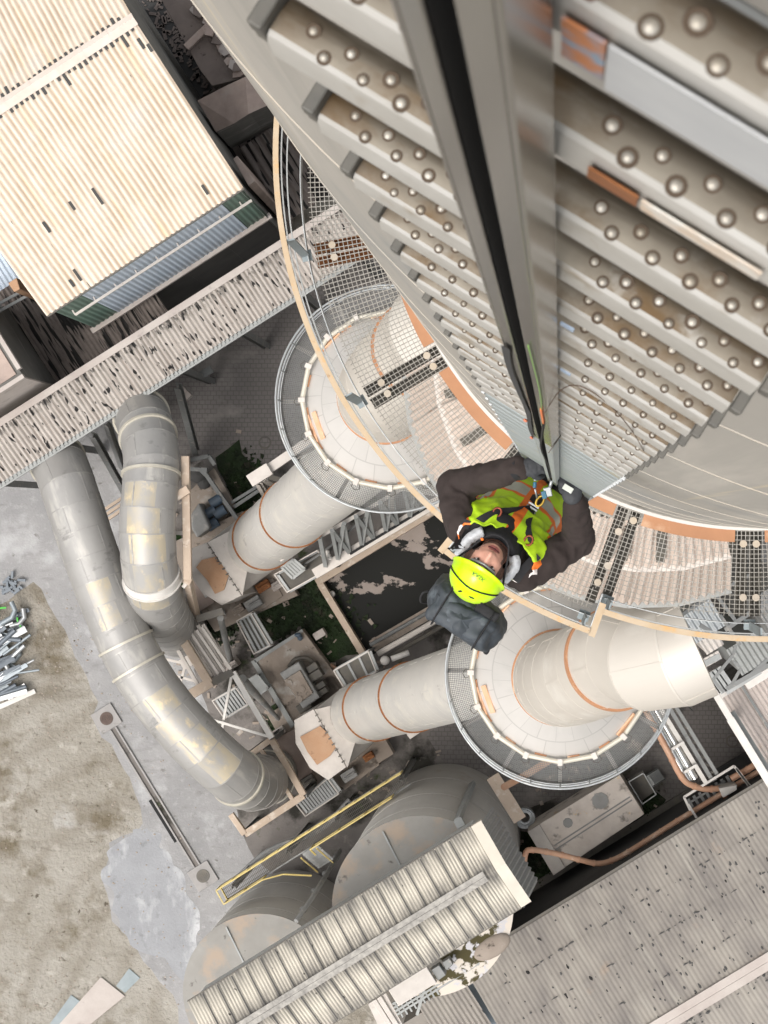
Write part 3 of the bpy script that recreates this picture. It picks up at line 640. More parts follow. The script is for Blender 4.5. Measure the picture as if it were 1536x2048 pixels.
# weathering on the two nearest right-hand rungs: peeling paint, rust and a pale sticker on the front flange
def flange_patch(name, d, t0, t1, z0, z1, m, n=FN - .0034, par=lad):
    b = MB(); b.box(LP((t0 + t1) / 2, n, d - (z0 + z1) / 2), TX, NX, UP, (t1 - t0) / 2, .0006, (z1 - z0) / 2); return b.build(name, m, par)
flange_patch('label_plate', D0-2*SP, RTC + .042, .07, -.082, -.009, mat('flat_grey_sticker', (.46, .47, .47), .6, var=((.40, .41, .42), 30, 2)))
flange_patch('peeling_paint', D0-2*SP, RTC + .024, RTC + .041, -.070, -.009, mat('blue_peeling_paint', (.20, .28, .36), .6, var=((.42, .16, .06), 60, 6)))
flange_patch('rust_patch', D0-SP, RTC + .038, RTC + .064, -.040, -.012, m_rust)
flange_patch('sticker', D0-SP, RTC + .066, RTC + .128, -.040, -.014, mat('worn_white_sticker', (.62, .60, .55), .6, var=((.55, .42, .3), 40, 4)))
b = MB(); b.tube([LP(RTC + .025, .152, .62), LP(RTC + .03, .150, .70), LP(RTC + .026, .148, .80)], .004, 8); b.build('weld_rust', m_rust, lad, smooth=180)
# cable tie, tape scraps and line on the rail
m_tape = mat('pale_blue_tape', (.42, .52, .66), .5)
for d in (1.92, 2.52): tp = MB(); tp.box(LP(RTC + .030, .139, d), (TX + UP * .4).normalized(), NX, UP, .007, .001, .012); tp.build('tape_scrap', m_tape, lad)
ro = thing('safety_line', 'thin lime and orange line hanging down beside the black slot of the ladder rail', 'rope', LP(RTC + .015, .107, 6))
b = MB(); b.tube(crom([LP(RTC + .013 + .003 * math.sin(d * 3), .1075, d) for d in (1.9, 2.2, 2.5, 2.8, 3.0)], 5), .0007, 8); b.build('lime_strand', mat('lime_rope', (.22, .42, .10), .6), ro, smooth=180)
b = MB(); b.tube(crom([LP(RTC + .013, .1075, d) for d in (3.0, 3.2, 3.45)], 5), .0016, 8); b.build('orange_sleeve', mat('orange_rope', (.85, .22, .06), .6), ro, smooth=180)
b = MB(); b.tube(crom([LP(RTC + .013 - .01 * i, .1075, d) for i, d in enumerate((3.45, 4.2, 5.2, 6.8))][:3] + [LP(RTC + .004, .108, 6.8), LP(RTC + .0, .108, 8.8)], 6), .0018, 8); b.build('dark_strand', m_black, ro, smooth=180)
st_ = thing('black_strap', 'slack black strap with coral tags hanging over the left lip of the ladder rail', 'strap', LP(RTC - .02, .106, 3))
b = MB(); pts = crom([LP(RTC - .016 - .0035 * math.sin(i * 1.1), .1065, 2.1 + .3 * i) for i in range(9)], 5)
vs = []
for i, p in enumerate(pts): vs += [p + TX * .005 * (1 - .4 * abs(math.sin(i * .3))), p - TX * .005]
b.add(vs, [(2 * i, 2 * i + 1, 2 * i + 3, 2 * i + 2) for i in range(len(pts) - 1)]); b.build('webbing', mat('black_webbing', (.03, .032, .035), .7), st_)
b = MB()
for d in (3.7, 4.5): b.ball(LP(RTC - .021, .104, d), .004, .003, .018, TX, NX, UP, 10, 6)
b.build('coral_tag', mat('coral_tag', (.80, .25, .14), .6), st_, smooth=180)
b = MB(); wp = crom([LP(RTC + .02, .106, 3.0), LP(RTC + .03, .128, 2.72), LP(RTC + .05, .14, 2.62), LP(RTC + .09, .141, 2.66), LP(RTC + .13, .1405, 2.9), LP(RTC + .16, .14, 3.2)], 6)
b.tube(wp, .0007, 8); tag(b.build('thin_cable', mat('brown_cable', (.10, .055, .03), .6), None, smooth=180), 'thin brown cable looped from the ladder rail over the right rungs', 'cable')

# ---------------------------------------------------------------- ducts
def duct(name, label, pts, r, m, gore=.8, seg=72, flanges=(), fl_mat=None, per=10, fl=(.10, .10), group=None, seam_mat=None, straight=False, glints=(), lap=.014):
    pts = [Vector(p) for p in pts]
    path = resample(crom(pts, per), gore) if not straight else pts
    t = thing(name, label, 'duct', Vector((path[0].x, path[0].y, path[0].z)), group)
    rr = r if isinstance(r, (int, float)) else None
    def rad(i): 
        return rr if rr else r[0] + (r[1] - r[0]) * i / (len(path) - 1)
    rads = [rad(i) for i in range(len(path))]
    b = MB(); b.tube(path, rads, seg, True)
    fr = b.frames(path)
    # golden sky glints painted in straw yellow onto single cladding sheets
    for g0, g1, cdeg, half in glints:
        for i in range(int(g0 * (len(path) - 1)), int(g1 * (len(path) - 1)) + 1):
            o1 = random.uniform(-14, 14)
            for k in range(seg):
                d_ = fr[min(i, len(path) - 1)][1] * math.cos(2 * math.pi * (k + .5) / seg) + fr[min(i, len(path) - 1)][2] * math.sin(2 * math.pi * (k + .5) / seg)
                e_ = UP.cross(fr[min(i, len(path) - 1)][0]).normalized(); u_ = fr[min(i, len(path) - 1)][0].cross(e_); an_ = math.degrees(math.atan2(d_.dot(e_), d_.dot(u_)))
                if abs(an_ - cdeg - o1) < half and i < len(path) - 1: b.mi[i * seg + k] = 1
    b.build('duct_body', (m, m_glint), t, smooth=5.6)
    fr = b.frames(path); s = MB()
    for i in range(1, len(path) - 1): s.ring(path[i] - fr[i][0] * .03, rads[i] - .01, rads[i] + lap, 0, .05, 56, axis=fr[i][0])
    # lengthwise laps staggered from gore to gore
    for i in range(len(path) - 1):
        for k in range(3):
            w_ = 2.1 * k + (i % 2) * 1.05 + .3; q = []
            for j in (i, i + 1): q.append(path[j] + (fr[j][1] * math.cos(w_) + fr[j][2] * math.sin(w_)) * (rads[j] + .004))
            s.beam(q[0], q[1], .05, .014, up=(q[0] - path[i]).normalized())
    s.build('sheet_laps', seam_mat or m, t, smooth=30)
    for f_ in flanges:
        x = f_ * (len(path) - 1); i = min(int(x), len(path) - 2); p = path[i].lerp(path[i + 1], x - i); ax = fr[i][0].lerp(fr[i + 1][0], x - i); q = rads[i]
        c = MB(); c.ring(p - ax * fl[0] / 2, q - .02, q + fl[1], 0, fl[0], 72, axis=ax); c.build('flange', fl_mat or m_seam, t, smooth=30)
    return t
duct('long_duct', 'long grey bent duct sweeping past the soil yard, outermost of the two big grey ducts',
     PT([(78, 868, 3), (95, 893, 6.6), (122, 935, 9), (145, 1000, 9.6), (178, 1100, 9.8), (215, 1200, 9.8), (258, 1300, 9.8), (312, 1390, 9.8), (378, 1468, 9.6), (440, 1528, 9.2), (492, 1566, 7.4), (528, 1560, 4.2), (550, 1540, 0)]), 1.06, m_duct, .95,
     flanges=(.155, .205, .475, .51, .72, .90), fl=(.09, .07), lap=.010, glints=((.55, .65, 6, 34), (.40, .43, 0, 24)))
duct('short_duct', 'shorter grey duct with painted golden glint between the long duct and the tan pipe column',
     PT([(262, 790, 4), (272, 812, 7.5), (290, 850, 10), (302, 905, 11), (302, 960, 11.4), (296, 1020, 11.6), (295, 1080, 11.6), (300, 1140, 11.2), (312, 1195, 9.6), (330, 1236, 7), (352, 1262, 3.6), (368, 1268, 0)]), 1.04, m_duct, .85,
     flanges=(.22, .29, .36), fl=(.10, .08), lap=.010, glints=((.41, .54, 0, 38),))
b = MB(); pp = P(303, 1152, 11.0); ax = (P(306, 1165, 10.6) - P(301, 1140, 11.1)).normalized(); b.ring(pp - ax * .17, 1.0, 1.075, 0, .34, 64, axis=ax); b.ring(pp + ax * .17, 1.0, 1.13, 0, .05, 64, axis=ax)
o = b.build('white_collar', m_white, bpy.data.objects['short_duct'], smooth=30)

# ---------------------------------------------------------------- two fan sets, filter vessels and their ducts
ZV = HC - 57.0
def vessel(c, lab):
    c = Vector((c[0], c[1], 0))
    t = thing('filter_vessel', lab, 'vessel', c, 'round filter vessels with ring walkways')
    b = MB(); b.lathe(c, [(2.18, .0), (2.18, ZV + .35)], 96); b.build('vessel_body', m_ductlight, t, smooth=30)
    b = MB(); b.lathe(c, [(2.2, ZV + .35), (1.09, ZV + 2.0)], 96); co_ = b.build('cone_roof', m_cone, t, smooth=30)
    b = MB(); b.ring(c + UP * (ZV - .05), 2.25, 2.79, -.02, 0, 96)
    # deck: bearing bars and cross bars
    dk = MB(); r = 2.24
    while r < 2.8: dk.ring(c + UP * (ZV - .04), r - .006, r + .006, 0, .02, 96); r += .045
    for i in range(340):
        w_ = 2 * math.pi * i / 340; d = Vector((math.cos(w_), math.sin(w_), 0)); dk.beam(c + d * 2.22 + UP * (ZV - .025), c + d * 2.8 + UP * (ZV - .025), .012, .02)
    dk.build('ring_deck', m_steel, t)
    for i in range(12):
        bm_ = MB()
        w_ = 2 * math.pi * i / 12; d = Vector((math.cos(w_), math.sin(w_), 0)); bm_.ibeam(c + d * 2.18 + UP * (ZV - .14), c + d * 2.82 + UP * (ZV - .14), .1, .14)
        bm_.build('deck_bracket', m_pale, t)
    h = MB()
    for z in (.55, 1.1): h.tube([c + Vector((math.cos(2 * math.pi * i / 72) * 2.8, math.sin(2 * math.pi * i / 72) * 2.8, ZV + z)) for i in range(73)], .026, 8, False)
    h.ring(c + UP * ZV, 2.8, 2.812, -.05, .12, 96)
    for i in range(24):
        w_ = 2 * math.pi * i / 24; d = Vector((math.cos(w_), math.sin(w_), 0)); h.beam(c + d * 2.8 + UP * (ZV - .1), c + d * 2.8 + UP * (ZV + 1.1), .03, .03)
    h.build('hand_rail', m_galv, t, smooth=40)
    # segmented pulse pipe and its valves
    w = MB(); n = 16
    for i in range(n):
        a0, a1 = 2 * math.pi * i / n, 2 * math.pi * (i + 1) / n
        w.tube([c + Vector((math.cos(q) * 2.2, math.sin(q) * 2.2, ZV + .62)) for q in (a0, a1)], .062, 10)
    pi_ = w.build('header_pipe', m_seam, t, smooth=40)
    for i in range(n):
        v = MB(); y = MB()
        q = 2 * math.pi * i / n; d = Vector((math.cos(q), math.sin(q), 0)); e = Vector((-d.y, d.x, 0)); p = c + d * 2.2 + UP * (ZV + .62)
        v.box(p + UP * .05, d, e, UP, .08, .06, .07)
        v.tube([p + d * .02 + e * .1, p + d * .14 + e * .14 + UP * .03, p + d * .2 + e * .03, p + d * .14 - e * .08, p - e * .05], .012, 6, mi=1); v.build('valve', (m_pale, m_dsteel), pi_, smooth=30)
        q2 = q + .16; d2 = Vector((math.cos(q2), math.sin(q2), 0)); y.box(c + d2 * 2.08 + UP * (ZV + .56), Vector((-d2.y, d2.x, 0)), d2, UP, .15, .022, .03); y.build('roof_lug', m_rustring, t)
    # primed inspection hatches on the cone
    for q, lw, rr in ((R(200), .36, 2.08), (R(200), .36, 1.86), (R(322), .34, 2.06), (R(135), .3, 2.1)):
        d = Vector((math.cos(q), math.sin(q), 0)); e = Vector((-d.y, d.x, 0)); sl_ = (d * 1.11 - UP * 1.65).normalized(); nn = e.cross(sl_); nn = nn if nn.z > 0 else -nn
        z = ZV + .35 + (2.2 - rr) / 1.11 * 1.65
        k = MB(); k.box(c + d * rr + UP * z + nn * .02, e, sl_, nn, lw, .10, .022); k.build('hatch', m_patch, co_, bevel=.01)
    return t
VC = ((0.0, -3.83), (-4.2, 2.92))
vessel(VC[0], 'filter vessel with plated cone roof and ring walkway nearest the pale container')
vessel(VC[1], 'filter vessel with plated cone roof and ring walkway, partly under the stack platform')
for (cx, cy), lab, ext in ((VC[0], 'cream outlet duct rising from the cone roof near the container', 2.95), (VC[1], 'cream outlet duct running from the cone roof under the grating into the stack', 2.6)):
    c = Vector((cx, cy, 0)); z0 = HC - 55.2; AE = Vector((2.64, 1.07, 0)) if cx == 0 else AX * ext; AD = AE.normalized()
    pts = [c + UP * z0, c + UP * (z0 + 1.4) + AX * .05, c + UP * (z0 + 3.1) + AX * .42, c + UP * (z0 + 4.8) + AX * 1.05, c + UP * (z0 + 6.4) + AX * 1.75, c + UP * (z0 + 7.6) + AE - AD * .62, c + UP * (z0 + 7.8) + AE, c + UP * (z0 + 7.8) + AE + AD * .2]
    duct('outlet_duct', lab, pts, [1.13, 1.06], m_whiteduct, .85, flanges=(.05, .62), fl=(.11, .04), fl_mat=m_rustring, group='cream outlet ducts', lap=.004)
# inlet ducts from the fans up to the vessels
for (px0, py0), (px1, py1), (cx, cy), lab, fl in (((722, 1425), (820, 1375), VC[0], 'pale inlet duct climbing from the rusty fan casing nearest the yellow walkway', (.10, .40)),
                               ((516, 1086), (620, 1018), VC[1], 'pale inlet duct climbing from the rusty fan casing beside the tan pipe column', (.06, .36))):
    c = Vector((cx, cy, 0)); p0 = P(px0, py0, 5.2); p1 = P(px1, py1, 13.5)
    d = (c - p0); d.z = 0; d.normalize(); pe = c - d * 1.7 + UP * 25.5
    pts = [p0, p0.lerp(pe, .2) - UP * .3, p0.lerp(pe, .45), p0.lerp(pe, .7), pe]
    t = duct('inlet_duct', lab, pts, 1.24, m_ductlight, 1.0, flanges=fl, fl=(.07, .055), fl_mat=m_rust, group='pale inlet ducts', lap=.003)
def casing(hole, corners, plate, lab):
    "square-to-round transition, fan casing and rusty plate"
    p0 = P(*hole[:2], 5.2); t = thing('fan_casing', lab, 'fan casing', P(corners[0][0], corners[0][1], 0), 'fan casings under the inlet ducts')
    ax = hole[2]; fr = MB().frames([p0, p0 + ax])[0]
    n = 32; rim = []; e = fr[1]; u = fr[2]
    if u.z < 0: u = -u
    base = [P(*corners[0], 5.8), P(*corners[1], 5.8), P(*corners[1], 1.2), P(*corners[0], 1.2)]
    cb = sum(base, Vector()) / 4; vs = []; vb = []; b = MB()
    for i in range(n):
        w_ = 2 * math.pi * i / n + math.pi / 4; q = p0 + (e * math.cos(w_) + u * math.sin(w_)) * 1.24; rim.append(q)
    # match rim points to the square outline by direction
    sq = []
    ex = (base[1] - base[0]) / 2; ez = (base[0] - base[3]) / 2
    sgn = 1 if ex.dot(e) > 0 else -1
    for i in range(n):
        w_ = 2 * math.pi * i / n + math.pi / 4; cx, cz = math.cos(w_) * sgn, math.sin(w_); m = max(abs(cx), abs(cz)); sq.append(cb + ex * (cx / m) + ez * (cz / m))
    b.add(rim + sq, [(i, (i + 1) % n, n + (i + 1) % n, n + i) for i in range(n)]); b.build('transition', m_pale, t, smooth=25)
    back = -(ax - UP * ax.z).normalized(); s = MB()
    prof = [(base[0] + back * .05), (base[0] + back * .5 + ex * .28), (base[0] + back * 1.5 + ex * .45 - UP * .6), (base[0] + back * 1.9 + ex * .8 - UP * 1.4)]
    A_, B_ = base[0], base[1]; L = (B_ - A_); Lu = L.normalized()
    top = [A_ + back * .06, A_ + back * .95 - Lu * .05, A_ + back * 1.35 + Lu * .75, B_ + back * 1.35 - Lu * .75, B_ + back * .95 + Lu * .05, B_ + back * .06]
    s.prism(top, .9, 5.5); s.build('casing_body', m_greytrim if False else m_pale, t, bevel=.02)
    pl = MB(); pl.prism([P(x, y, 5.62) for x, y in plate], 5.56, 5.62); pl.build('rusty_cover', m_rustplate, t)
    bs = MB(); k = A_ + L / 2; k.z = .45; bs.box(k + back * .6, Lu, back, UP, 2.1, 1.9, .45); bs.build('plinth', m_slab, t, bevel=.02)
    so_ = MB()
    for i in range(9): so_.box(A_ + L * (.1 + i * .1) + back * .03 + UP * .02, Lu, back, UP, .03, .05, .1)
    so_.build('bolt_row', m_dsteel, t)
d3 = (P(620, 1018, 13.5) - P(516, 1086, 5.2)).normalized(); d4 = (P(820, 1375, 13.5) - P(722, 1425, 5.2)).normalized()
casing((516, 1086, d3), ((414, 1084), (484, 1190)), ((392, 1135), (403, 1120), (437, 1112), (432, 1124), (461, 1124), (457, 1152), (448, 1180), (430, 1188), (414, 1160)), 'fan casing with a torn rusty cover plate, beside the tan pipe column')
casing((722, 1425, d4), ((628, 1418), (694, 1534)), ((600, 1474), (640, 1452), (655, 1466), (676, 1468), (672, 1494), (660, 1512), (634, 1530), (615, 1504)), 'fan casing with a squarish rusty cover plate, near the yellow walkway')

# ---------------------------------------------------------------- warehouse, upper left
wh = thing('warehouse', 'tall warehouse with a pale corrugated pitched roof and blue and green end cladding', 'building', P(300, 450, 0))
ZE, ZR = 17.0, 20.6
EL, ER = P(93, 632, ZE), P(487, 376, ZE); RL, RR_ = P(-145, 306, ZR), P(275, 40, ZR)
sl_ = ((EL - RL) + (ER - RR_)) / 2; RL = ((EL - sl_) + RL) / 2; RR_ = RL + (ER - EL)
ev = ER - EL
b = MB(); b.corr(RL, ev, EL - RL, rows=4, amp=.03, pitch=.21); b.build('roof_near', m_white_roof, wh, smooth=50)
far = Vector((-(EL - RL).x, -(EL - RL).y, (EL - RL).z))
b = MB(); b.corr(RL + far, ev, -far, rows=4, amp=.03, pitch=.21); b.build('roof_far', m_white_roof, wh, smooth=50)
un_w = ev.normalized(); dn = (EL - RL).normalized(); df = far.normalized(); b = MB()
vs = []
for p in (RL - ev * .003, RR_ + ev * .003): vs += [p + dn * .26 + UP * .075, p + UP * .15, p + df * .26 + UP * .075]
b.add(vs, [(0, 1, 4, 3), (1, 2, 5, 4)])
for i in range(1, 8): 
    p = RL + ev * (i / 8)
    b.add([p + dn * .28 + UP * .085, p + UP * .16, p + df * .28 + UP * .085] + [p + ev * .004 + dn * .28 + UP * .085, p + ev * .004 + UP * .16, p + ev * .004 + df * .28 + UP * .085], [(0, 1, 4, 3), (1, 2, 5, 4)])
b.build('ridge_cap', m_ridge, wh)
random.seed(31); b = MB()
for k_ in range(int(ev.length / .21)):
    for d_ in (dn, df):
        if random.random() < .85:
            l_ = random.uniform(.04, .16) if random.random() < .8 else random.uniform(.2, .5); p = RL + un_w * ((k_ + .75) * .21) + d_ * (.27 + l_ / 2) + UP * .035
            b.box(p, d_, un_w, d_.cross(un_w), l_ / 2 + .03, .05, .008)
for s_, t_, l_ in ((.22, .62, .22), (.36, .60, .18), (.47, .63, .34), (.86, .90, .2), (.17, .93, .15), (.21, .91, .25), (.97, .12, .2), (.99, .16, .15)):
    b.box(RL + ev * s_ + (EL - RL) * t_ + UP * .036, dn, un_w, dn.cross(un_w), l_, .05, .008)
tag(b.build('ridge_gap', m_darkwall, wh), None, None, None, 'stuff')
IN = -(ER - EL).cross(UP).normalized()
if IN.dot(RL - EL) < 0: IN = -IN
un = ev.normalized(); Le = ev.length
def wallsheet(name, a, b_, z0, z1, m, off, pitch=.2, par=wh):
    p = EL + un * a + IN * off; p.z = z1; q = MB(); vs = []; uv = []; n = int((b_ - a) / pitch * 6)
    for i in range(n + 1):
        h = .02 * math.sin(2 * math.pi * i / 6)
        for z in (z1, z0): vs.append(Vector((p.x, p.y, z)) + un * ((b_ - a) * i / n) - IN * h); uv.append(((b_ - a) * i / n, z))
    q.add(vs, [(2 * i, 2 * i + 1, 2 * i + 3, 2 * i + 2) for i in range(n)], uv); return q.build(name, m, par, smooth=60)
wallsheet('green_cladding', .15, 1.25, 9.0, ZE - .12, m_greenwall, .22)
wallsheet('blue_cladding', 1.26, Le - 1.0, 9.0, ZE - .12, m_bluewall, .20)
wallsheet('green_cladding', Le - .99, Le - .1, 9.0, ZE - .12, m_greenwall, .22)
b = MB(); p = EL + IN * .15; b.beam(Vector((p.x, p.y, 8.9)), Vector((p.x, p.y, 8.9)) + ev, .22, .22); b.build('sill_beam', m_conc, wh)
b = MB(); p = EL + IN * .02 + un * .5; b.beam(Vector((p.x, p.y, 14.2)), Vector((p.x, p.y, 14.2)) + un * (Le - .6), .09, .09)
for i in range(9): b.beam(Vector((p.x, p.y, 14.2)) + un * (i * (Le - 1) / 8), Vector((p.x, p.y, 14.2)) + un * (i * (Le - 1) / 8) + IN * .2, .05, .05)
b.build('cable_tray', m_pale, wh)
b = MB(); g_ = EL + IN * .0; b.beam(Vector((g_.x, g_.y, ZE - .06)), Vector((g_.x, g_.y, ZE - .06)) + ev, .1, .08); b.build('gutter', m_dsteel, wh)
b = MB(); c = EL + ev / 2 + IN * (((RL - EL) - UP * (ZR - ZE)).length) ; inn = ((RL - EL) - UP * (ZR - ZE)).length
cc = Vector((c.x, c.y, 0)) 
b.box(cc + UP * 7.9, un, IN, UP, Le / 2 - .25, inn - .35, 7.9); b.box(cc + UP * 16.3, un, IN, UP, Le / 2 - .22, inn - .4, .5); b.build('hall_wall', m_darkwall, wh)
b = MB()
pr = ER + IN * .1 - un * .16
vs = [Vector((pr.x, pr.y, 0)), Vector((pr.x, pr.y, ZE - .1)), RR_ - un * .16 - UP * .1, Vector((pr.x, pr.y, ZE - .1)) + IN * (2 * inn - .2), Vector((pr.x, pr.y, 0)) + IN * (2 * inn - .2)]
b.add(vs, [(0, 1, 2, 3, 4)]); b.build('gable_wall', m_greywall, wh)
b = MB(); q0 = Vector((EL.x, EL.y, 0)) + IN * .5
for i in range(5): b.ibeam(q0 + un * (.3 + i * (Le - .6) / 4), q0 + un * (.3 + i * (Le - .6) / 4) + UP * 8.75, .2, .25)
b.build('column', m_steel, wh)

# ---------------------------------------------------------------- long roofed gallery below it
gl = thing('gallery', 'long narrow gallery with a blackened beige corrugated roof in front of the warehouse', 'gallery', P(300, 770, 0))
ZG = 10.0
a0 = P(-160, 952, ZG + .55); u = P(1000, 190, ZG + .55) - a0; bl = P(0, 967, ZG)
u = AX * u.length; ph = -(BX.dot(a0 - bl)) ; v = BX * ph + UP * (-.55)
b = MB(); b.corr(a0, u, v, rows=2, amp=.03); b.build('gallery_roof', m_beige_roof, gl, smooth=50)
b = MB(); b.beam(a0 - BX * .06 + UP * .06, a0 + u - BX * .06 + UP * .06, .26, .06); b.build('roof_capping', m_conc, gl)
b = MB(); b.beam(a0 + v + BX * .10 - UP * .1, a0 + u + v + BX * .10 - UP * .1, .16, .12)
n = int(u.length / .177)
for i in range(n): b.box(a0 + v + AX * (i * .177) + BX * .05 - UP * .03, AX, BX, UP, .045, .07, .04)
b.build('eaves_gutter', m_greytrim, gl)
b = MB(); c = a0 + u / 2 + v * .5; b.box(Vector((c.x, c.y, 9.0)), AX, BX, UP, u.length / 2, ph / 2 - .5, .25); b.build('gallery_floor', m_dsteel, gl)
b = MB()
for i in range(9):
    for s in (-.35, .35):
        p = a0 + AX * (2 + i * (u.length - 4) / 8) + BX * (ph * (.5 + s)); b.ibeam(Vector((p.x, p.y, 0)), Vector((p.x, p.y, 8.7)), .25, .25)
b.build('gallery_column', m_steel, gl)
# ruined corrugated roof and block between them
b = MB(); o = P(60, 470, 8.2); b.corr(o, P(270, 655, 8.2) - P(115, 765, 8.2), P(115, 765, 7.6) - P(-20, 540, 8.4), rows=2, amp=.035)
b.org = P(100, 650, 0)
rr = MB(); rr.org = P(120, 660, 0); rr.corr(P(-35, 540, 8.6), AX * 5.2, BX * 5.4 - UP * .8, rows=2, amp=.035)
rr.box(P(60, 640, 4.2), AX, BX, UP, 2.3, 2.3, 3.6)
tag(rr.build('ruined_shed', m_ruin_roof, None, smooth=50), 'ruined shed with holed dark corrugated roof behind the left end of the gallery', 'shed')
bb = thing('concrete_block', 'flat roofed pale concrete block with parapet at the left edge above the gallery', 'building', P(20, 700, 0))
cnr = P(48, 752, 13.6); L1, L2 = 3.2, 3.6
b = MB(); b.box(cnr - AX * L1 / 2 - BX * L2 / 2 - UP * 6.9, AX, BX, UP, L1 / 2 - .06, L2 / 2 - .06, 6.7); b.build('block_wall', m_greywall, bb)
b = MB(); b.box(cnr - AX * (L1 / 2) + BX * -.06 - UP * 6.9, AX, BX, UP, L1 / 2 - .08, .07, 6.7); b.build('front_wall', m_conc, bb)
b = MB(); b.box(cnr - AX * L1 / 2 - BX * L2 / 2 - UP * .25, AX, BX, UP, L1 / 2 - .24, L2 / 2 - .24, .12); b.build('flat_roof', m_pinkconc, bb)
b = MB()
for (p, q) in ((cnr, cnr - AX * L1), (cnr - BX * .3, cnr - BX * L2)): b.beam(p - UP * .02, q - UP * .02, .16, .3)
b.build('parapet', m_conc, bb)
b = MB()
for e in (0, .25): b.beam(P(-10, 612, 11) + BX * e, P(48, 580, 11) + BX * e, .1, .1)
b.beam(P(2, 612, 11), P(-4, 640, 9), .09, .09); tag(b.build('roof_pipe', m_greytrim), 'pair of thin grey pipes crossing to the warehouse at the left edge', 'pipe')
b = MB(); b.org = P(30, 570, 0); b.prism(PT([(16, 566), (33, 555), (40, 578), (28, 584)], 13), 10, 13); tag(b.build('vent_stub', m_rustplate, None, bevel=.03), 'rusty tan box tucked against the warehouse eave at the left edge', 'box')
b = MB(); b.org = P(0, 540, 0); b.corr(P(-60, 520, 11), AX * 2.2, BX * 1.6, amp=.03); tag(b.build('far_roof', m_bluewall), 'sliver of blue grey corrugated roof at the left edge', 'roof')

# ---------------------------------------------------------------- ruined block between warehouse and stack
an = thing('pink_annex', 'low annex with a dusty pink arched roof slab between the warehouse and the stack', 'building', P(480, 240, 0))
sec = [(395, 201), (455, 170), (490, 154), (530, 143), (600, 110)]; sec2 = [(432, 264), (468, 247), (497, 228), (545, 206), (620, 170)]
hz = (9.0, 9.6, 9.9, 9.9, 9.6); vs = []
for (x, y), z in zip(sec, hz): vs += [P(x, y, z), P(x, y, z - .3)]
for (x, y), z in zip(sec2, hz): vs += [P(x, y, z), P(x, y, z - .3)]
n = 5; b = MB(); fs = []
for i in range(n - 1): fs += [(2 * i, 2 * i + 2, 10 + 2 * i + 2, 10 + 2 * i), (2 * i + 1, 11 + 2 * i, 13 + 2 * i, 2 * i + 3), (10 + 2 * i, 12 + 2 * i, 13 + 2 * i, 11 + 2 * i), (2 * i, 2 * i + 1, 2 * i + 3, 2 * i + 2)]
fs += [(0, 10, 11, 1), (8, 9, 19, 18)]
b.add(vs, fs, [(v.x, v.y) for v in vs]); b.build('arched_roof', m_pinkconc, an)
b = MB()
q0 = [P(x, y, 9) for x, y in sec]; q1 = [P(x, y, 9) for x, y in sec2]
b.prism([p + (q - p) * .05 for p, q in zip(q0, q1)] + [p + (q - p) * .93 for p, q in list(zip(q0, q1))[::-1]], 0, 8.7); b.build('annex_wall', m_greywall, an)
b = MB(); b.beam(P(472, 243, 6.4) + BX * .1, P(474, 246, 0) + BX * .25, .3, .3); b.build('wall_pier', m_conc, an)
b = MB(); b.org = P(380, 80, 0); b.prism(PT([(316, -12), (420, -12), (430, 40), (472, 98), (512, 150), (424, 172), (400, 140)], 7), 6.6, 7.0); b.prism(PT([(335, 0), (410, 0), (480, 140), (430, 160)], 7), 0, 6.5)
tag(b.build('sooty_roof_slab', m_brownconc, None, bevel=.03), 'sooty brown roof slab beside the dark trench at the top of the picture', 'roof slab')
b = MB(); b.beam(P(372, 96, 7.2), P(436, 34, 7.2), .28, .25); tag(b.build('kerb_beam', m_pinkconc, None, bevel=.03), 'pale kerb beam lying across the sooty roof slab', 'beam')
random.seed(12)
for i in range(16):
    cx, cy = 394 + i * 5.6 + random.uniform(-7, 7), 8 + i * 9.2 + random.uniform(-5, 5); z = 7.05 + random.uniform(0, .4); b = MB(); pc = P(cx, cy, z); a_ = random.uniform(0, 6.28); r_ = random.uniform(.15, .36)
    pts = [pc + Vector((math.cos(a_ + k * 1.256) * r_ * random.uniform(.6, 1.3), math.sin(a_ + k * 1.256) * r_ * random.uniform(.6, 1.3), 0)) for k in range(5)]
    b.org = pc; b.prism(pts, z, z + random.uniform(.05, .2)); o = b.build('broken_slab', (m_pinkconc, m_conc, m_brownconc)[i % 3]); 
    tag(o, 'broken piece of concrete slab littering the edge of the sooty roof beside the stack', 'rubble', 'broken slabs beside the stack')
b = MB(); b.sheet(PT([(262, -10), (330, -10), (430, 170), (396, 200), (500, 300), (470, 330), (380, 200)], .3), .3); tag(b.build('trench_floor', m_darkwall), None, None, None, 'structure')
b = MB()
for i in range(90):
    t = random.random(); p = P(300 + t * 120 + random.uniform(-22, 22), -5 + t * 190, .35); s = random.uniform(.05, .2); b.box(p, Vector((math.cos(i), math.sin(i), 0)), Vector((-math.sin(i), math.cos(i), 0)), UP, s, s * .4, .03)
tag(b.build('litter', m_brownconc), 'dark litter lying in the trench between warehouse and sooty slab', 'litter', None, 'stuff')
b = MB(); b.org = P(560, 360, 0); b.corr(P(480, 296, 5.5), AX * 2.6, BX * 3.4 - UP * .5, rows=1, amp=.05, pitch=.3); b.box(P(545, 355, 2.4) - BX * .2, AX, BX, UP, 1.0, 1.4, 2.2)
tag(b.build('low_shed', m_ruin_roof, None, smooth=50), 'low dark striped shed roof behind the yellow rail, right of the warehouse corner', 'shed')
b = MB(); b.org = P(485, 345, 0); b.prism(PT([(466, 318), (474, 311), (510, 362), (497, 372)], 12), 0, 12); tag(b.build('chimney_pier', m_pinkconc, None, bevel=.03), 'narrow dusty pier against the warehouse corner next to the low striped shed', 'pier')

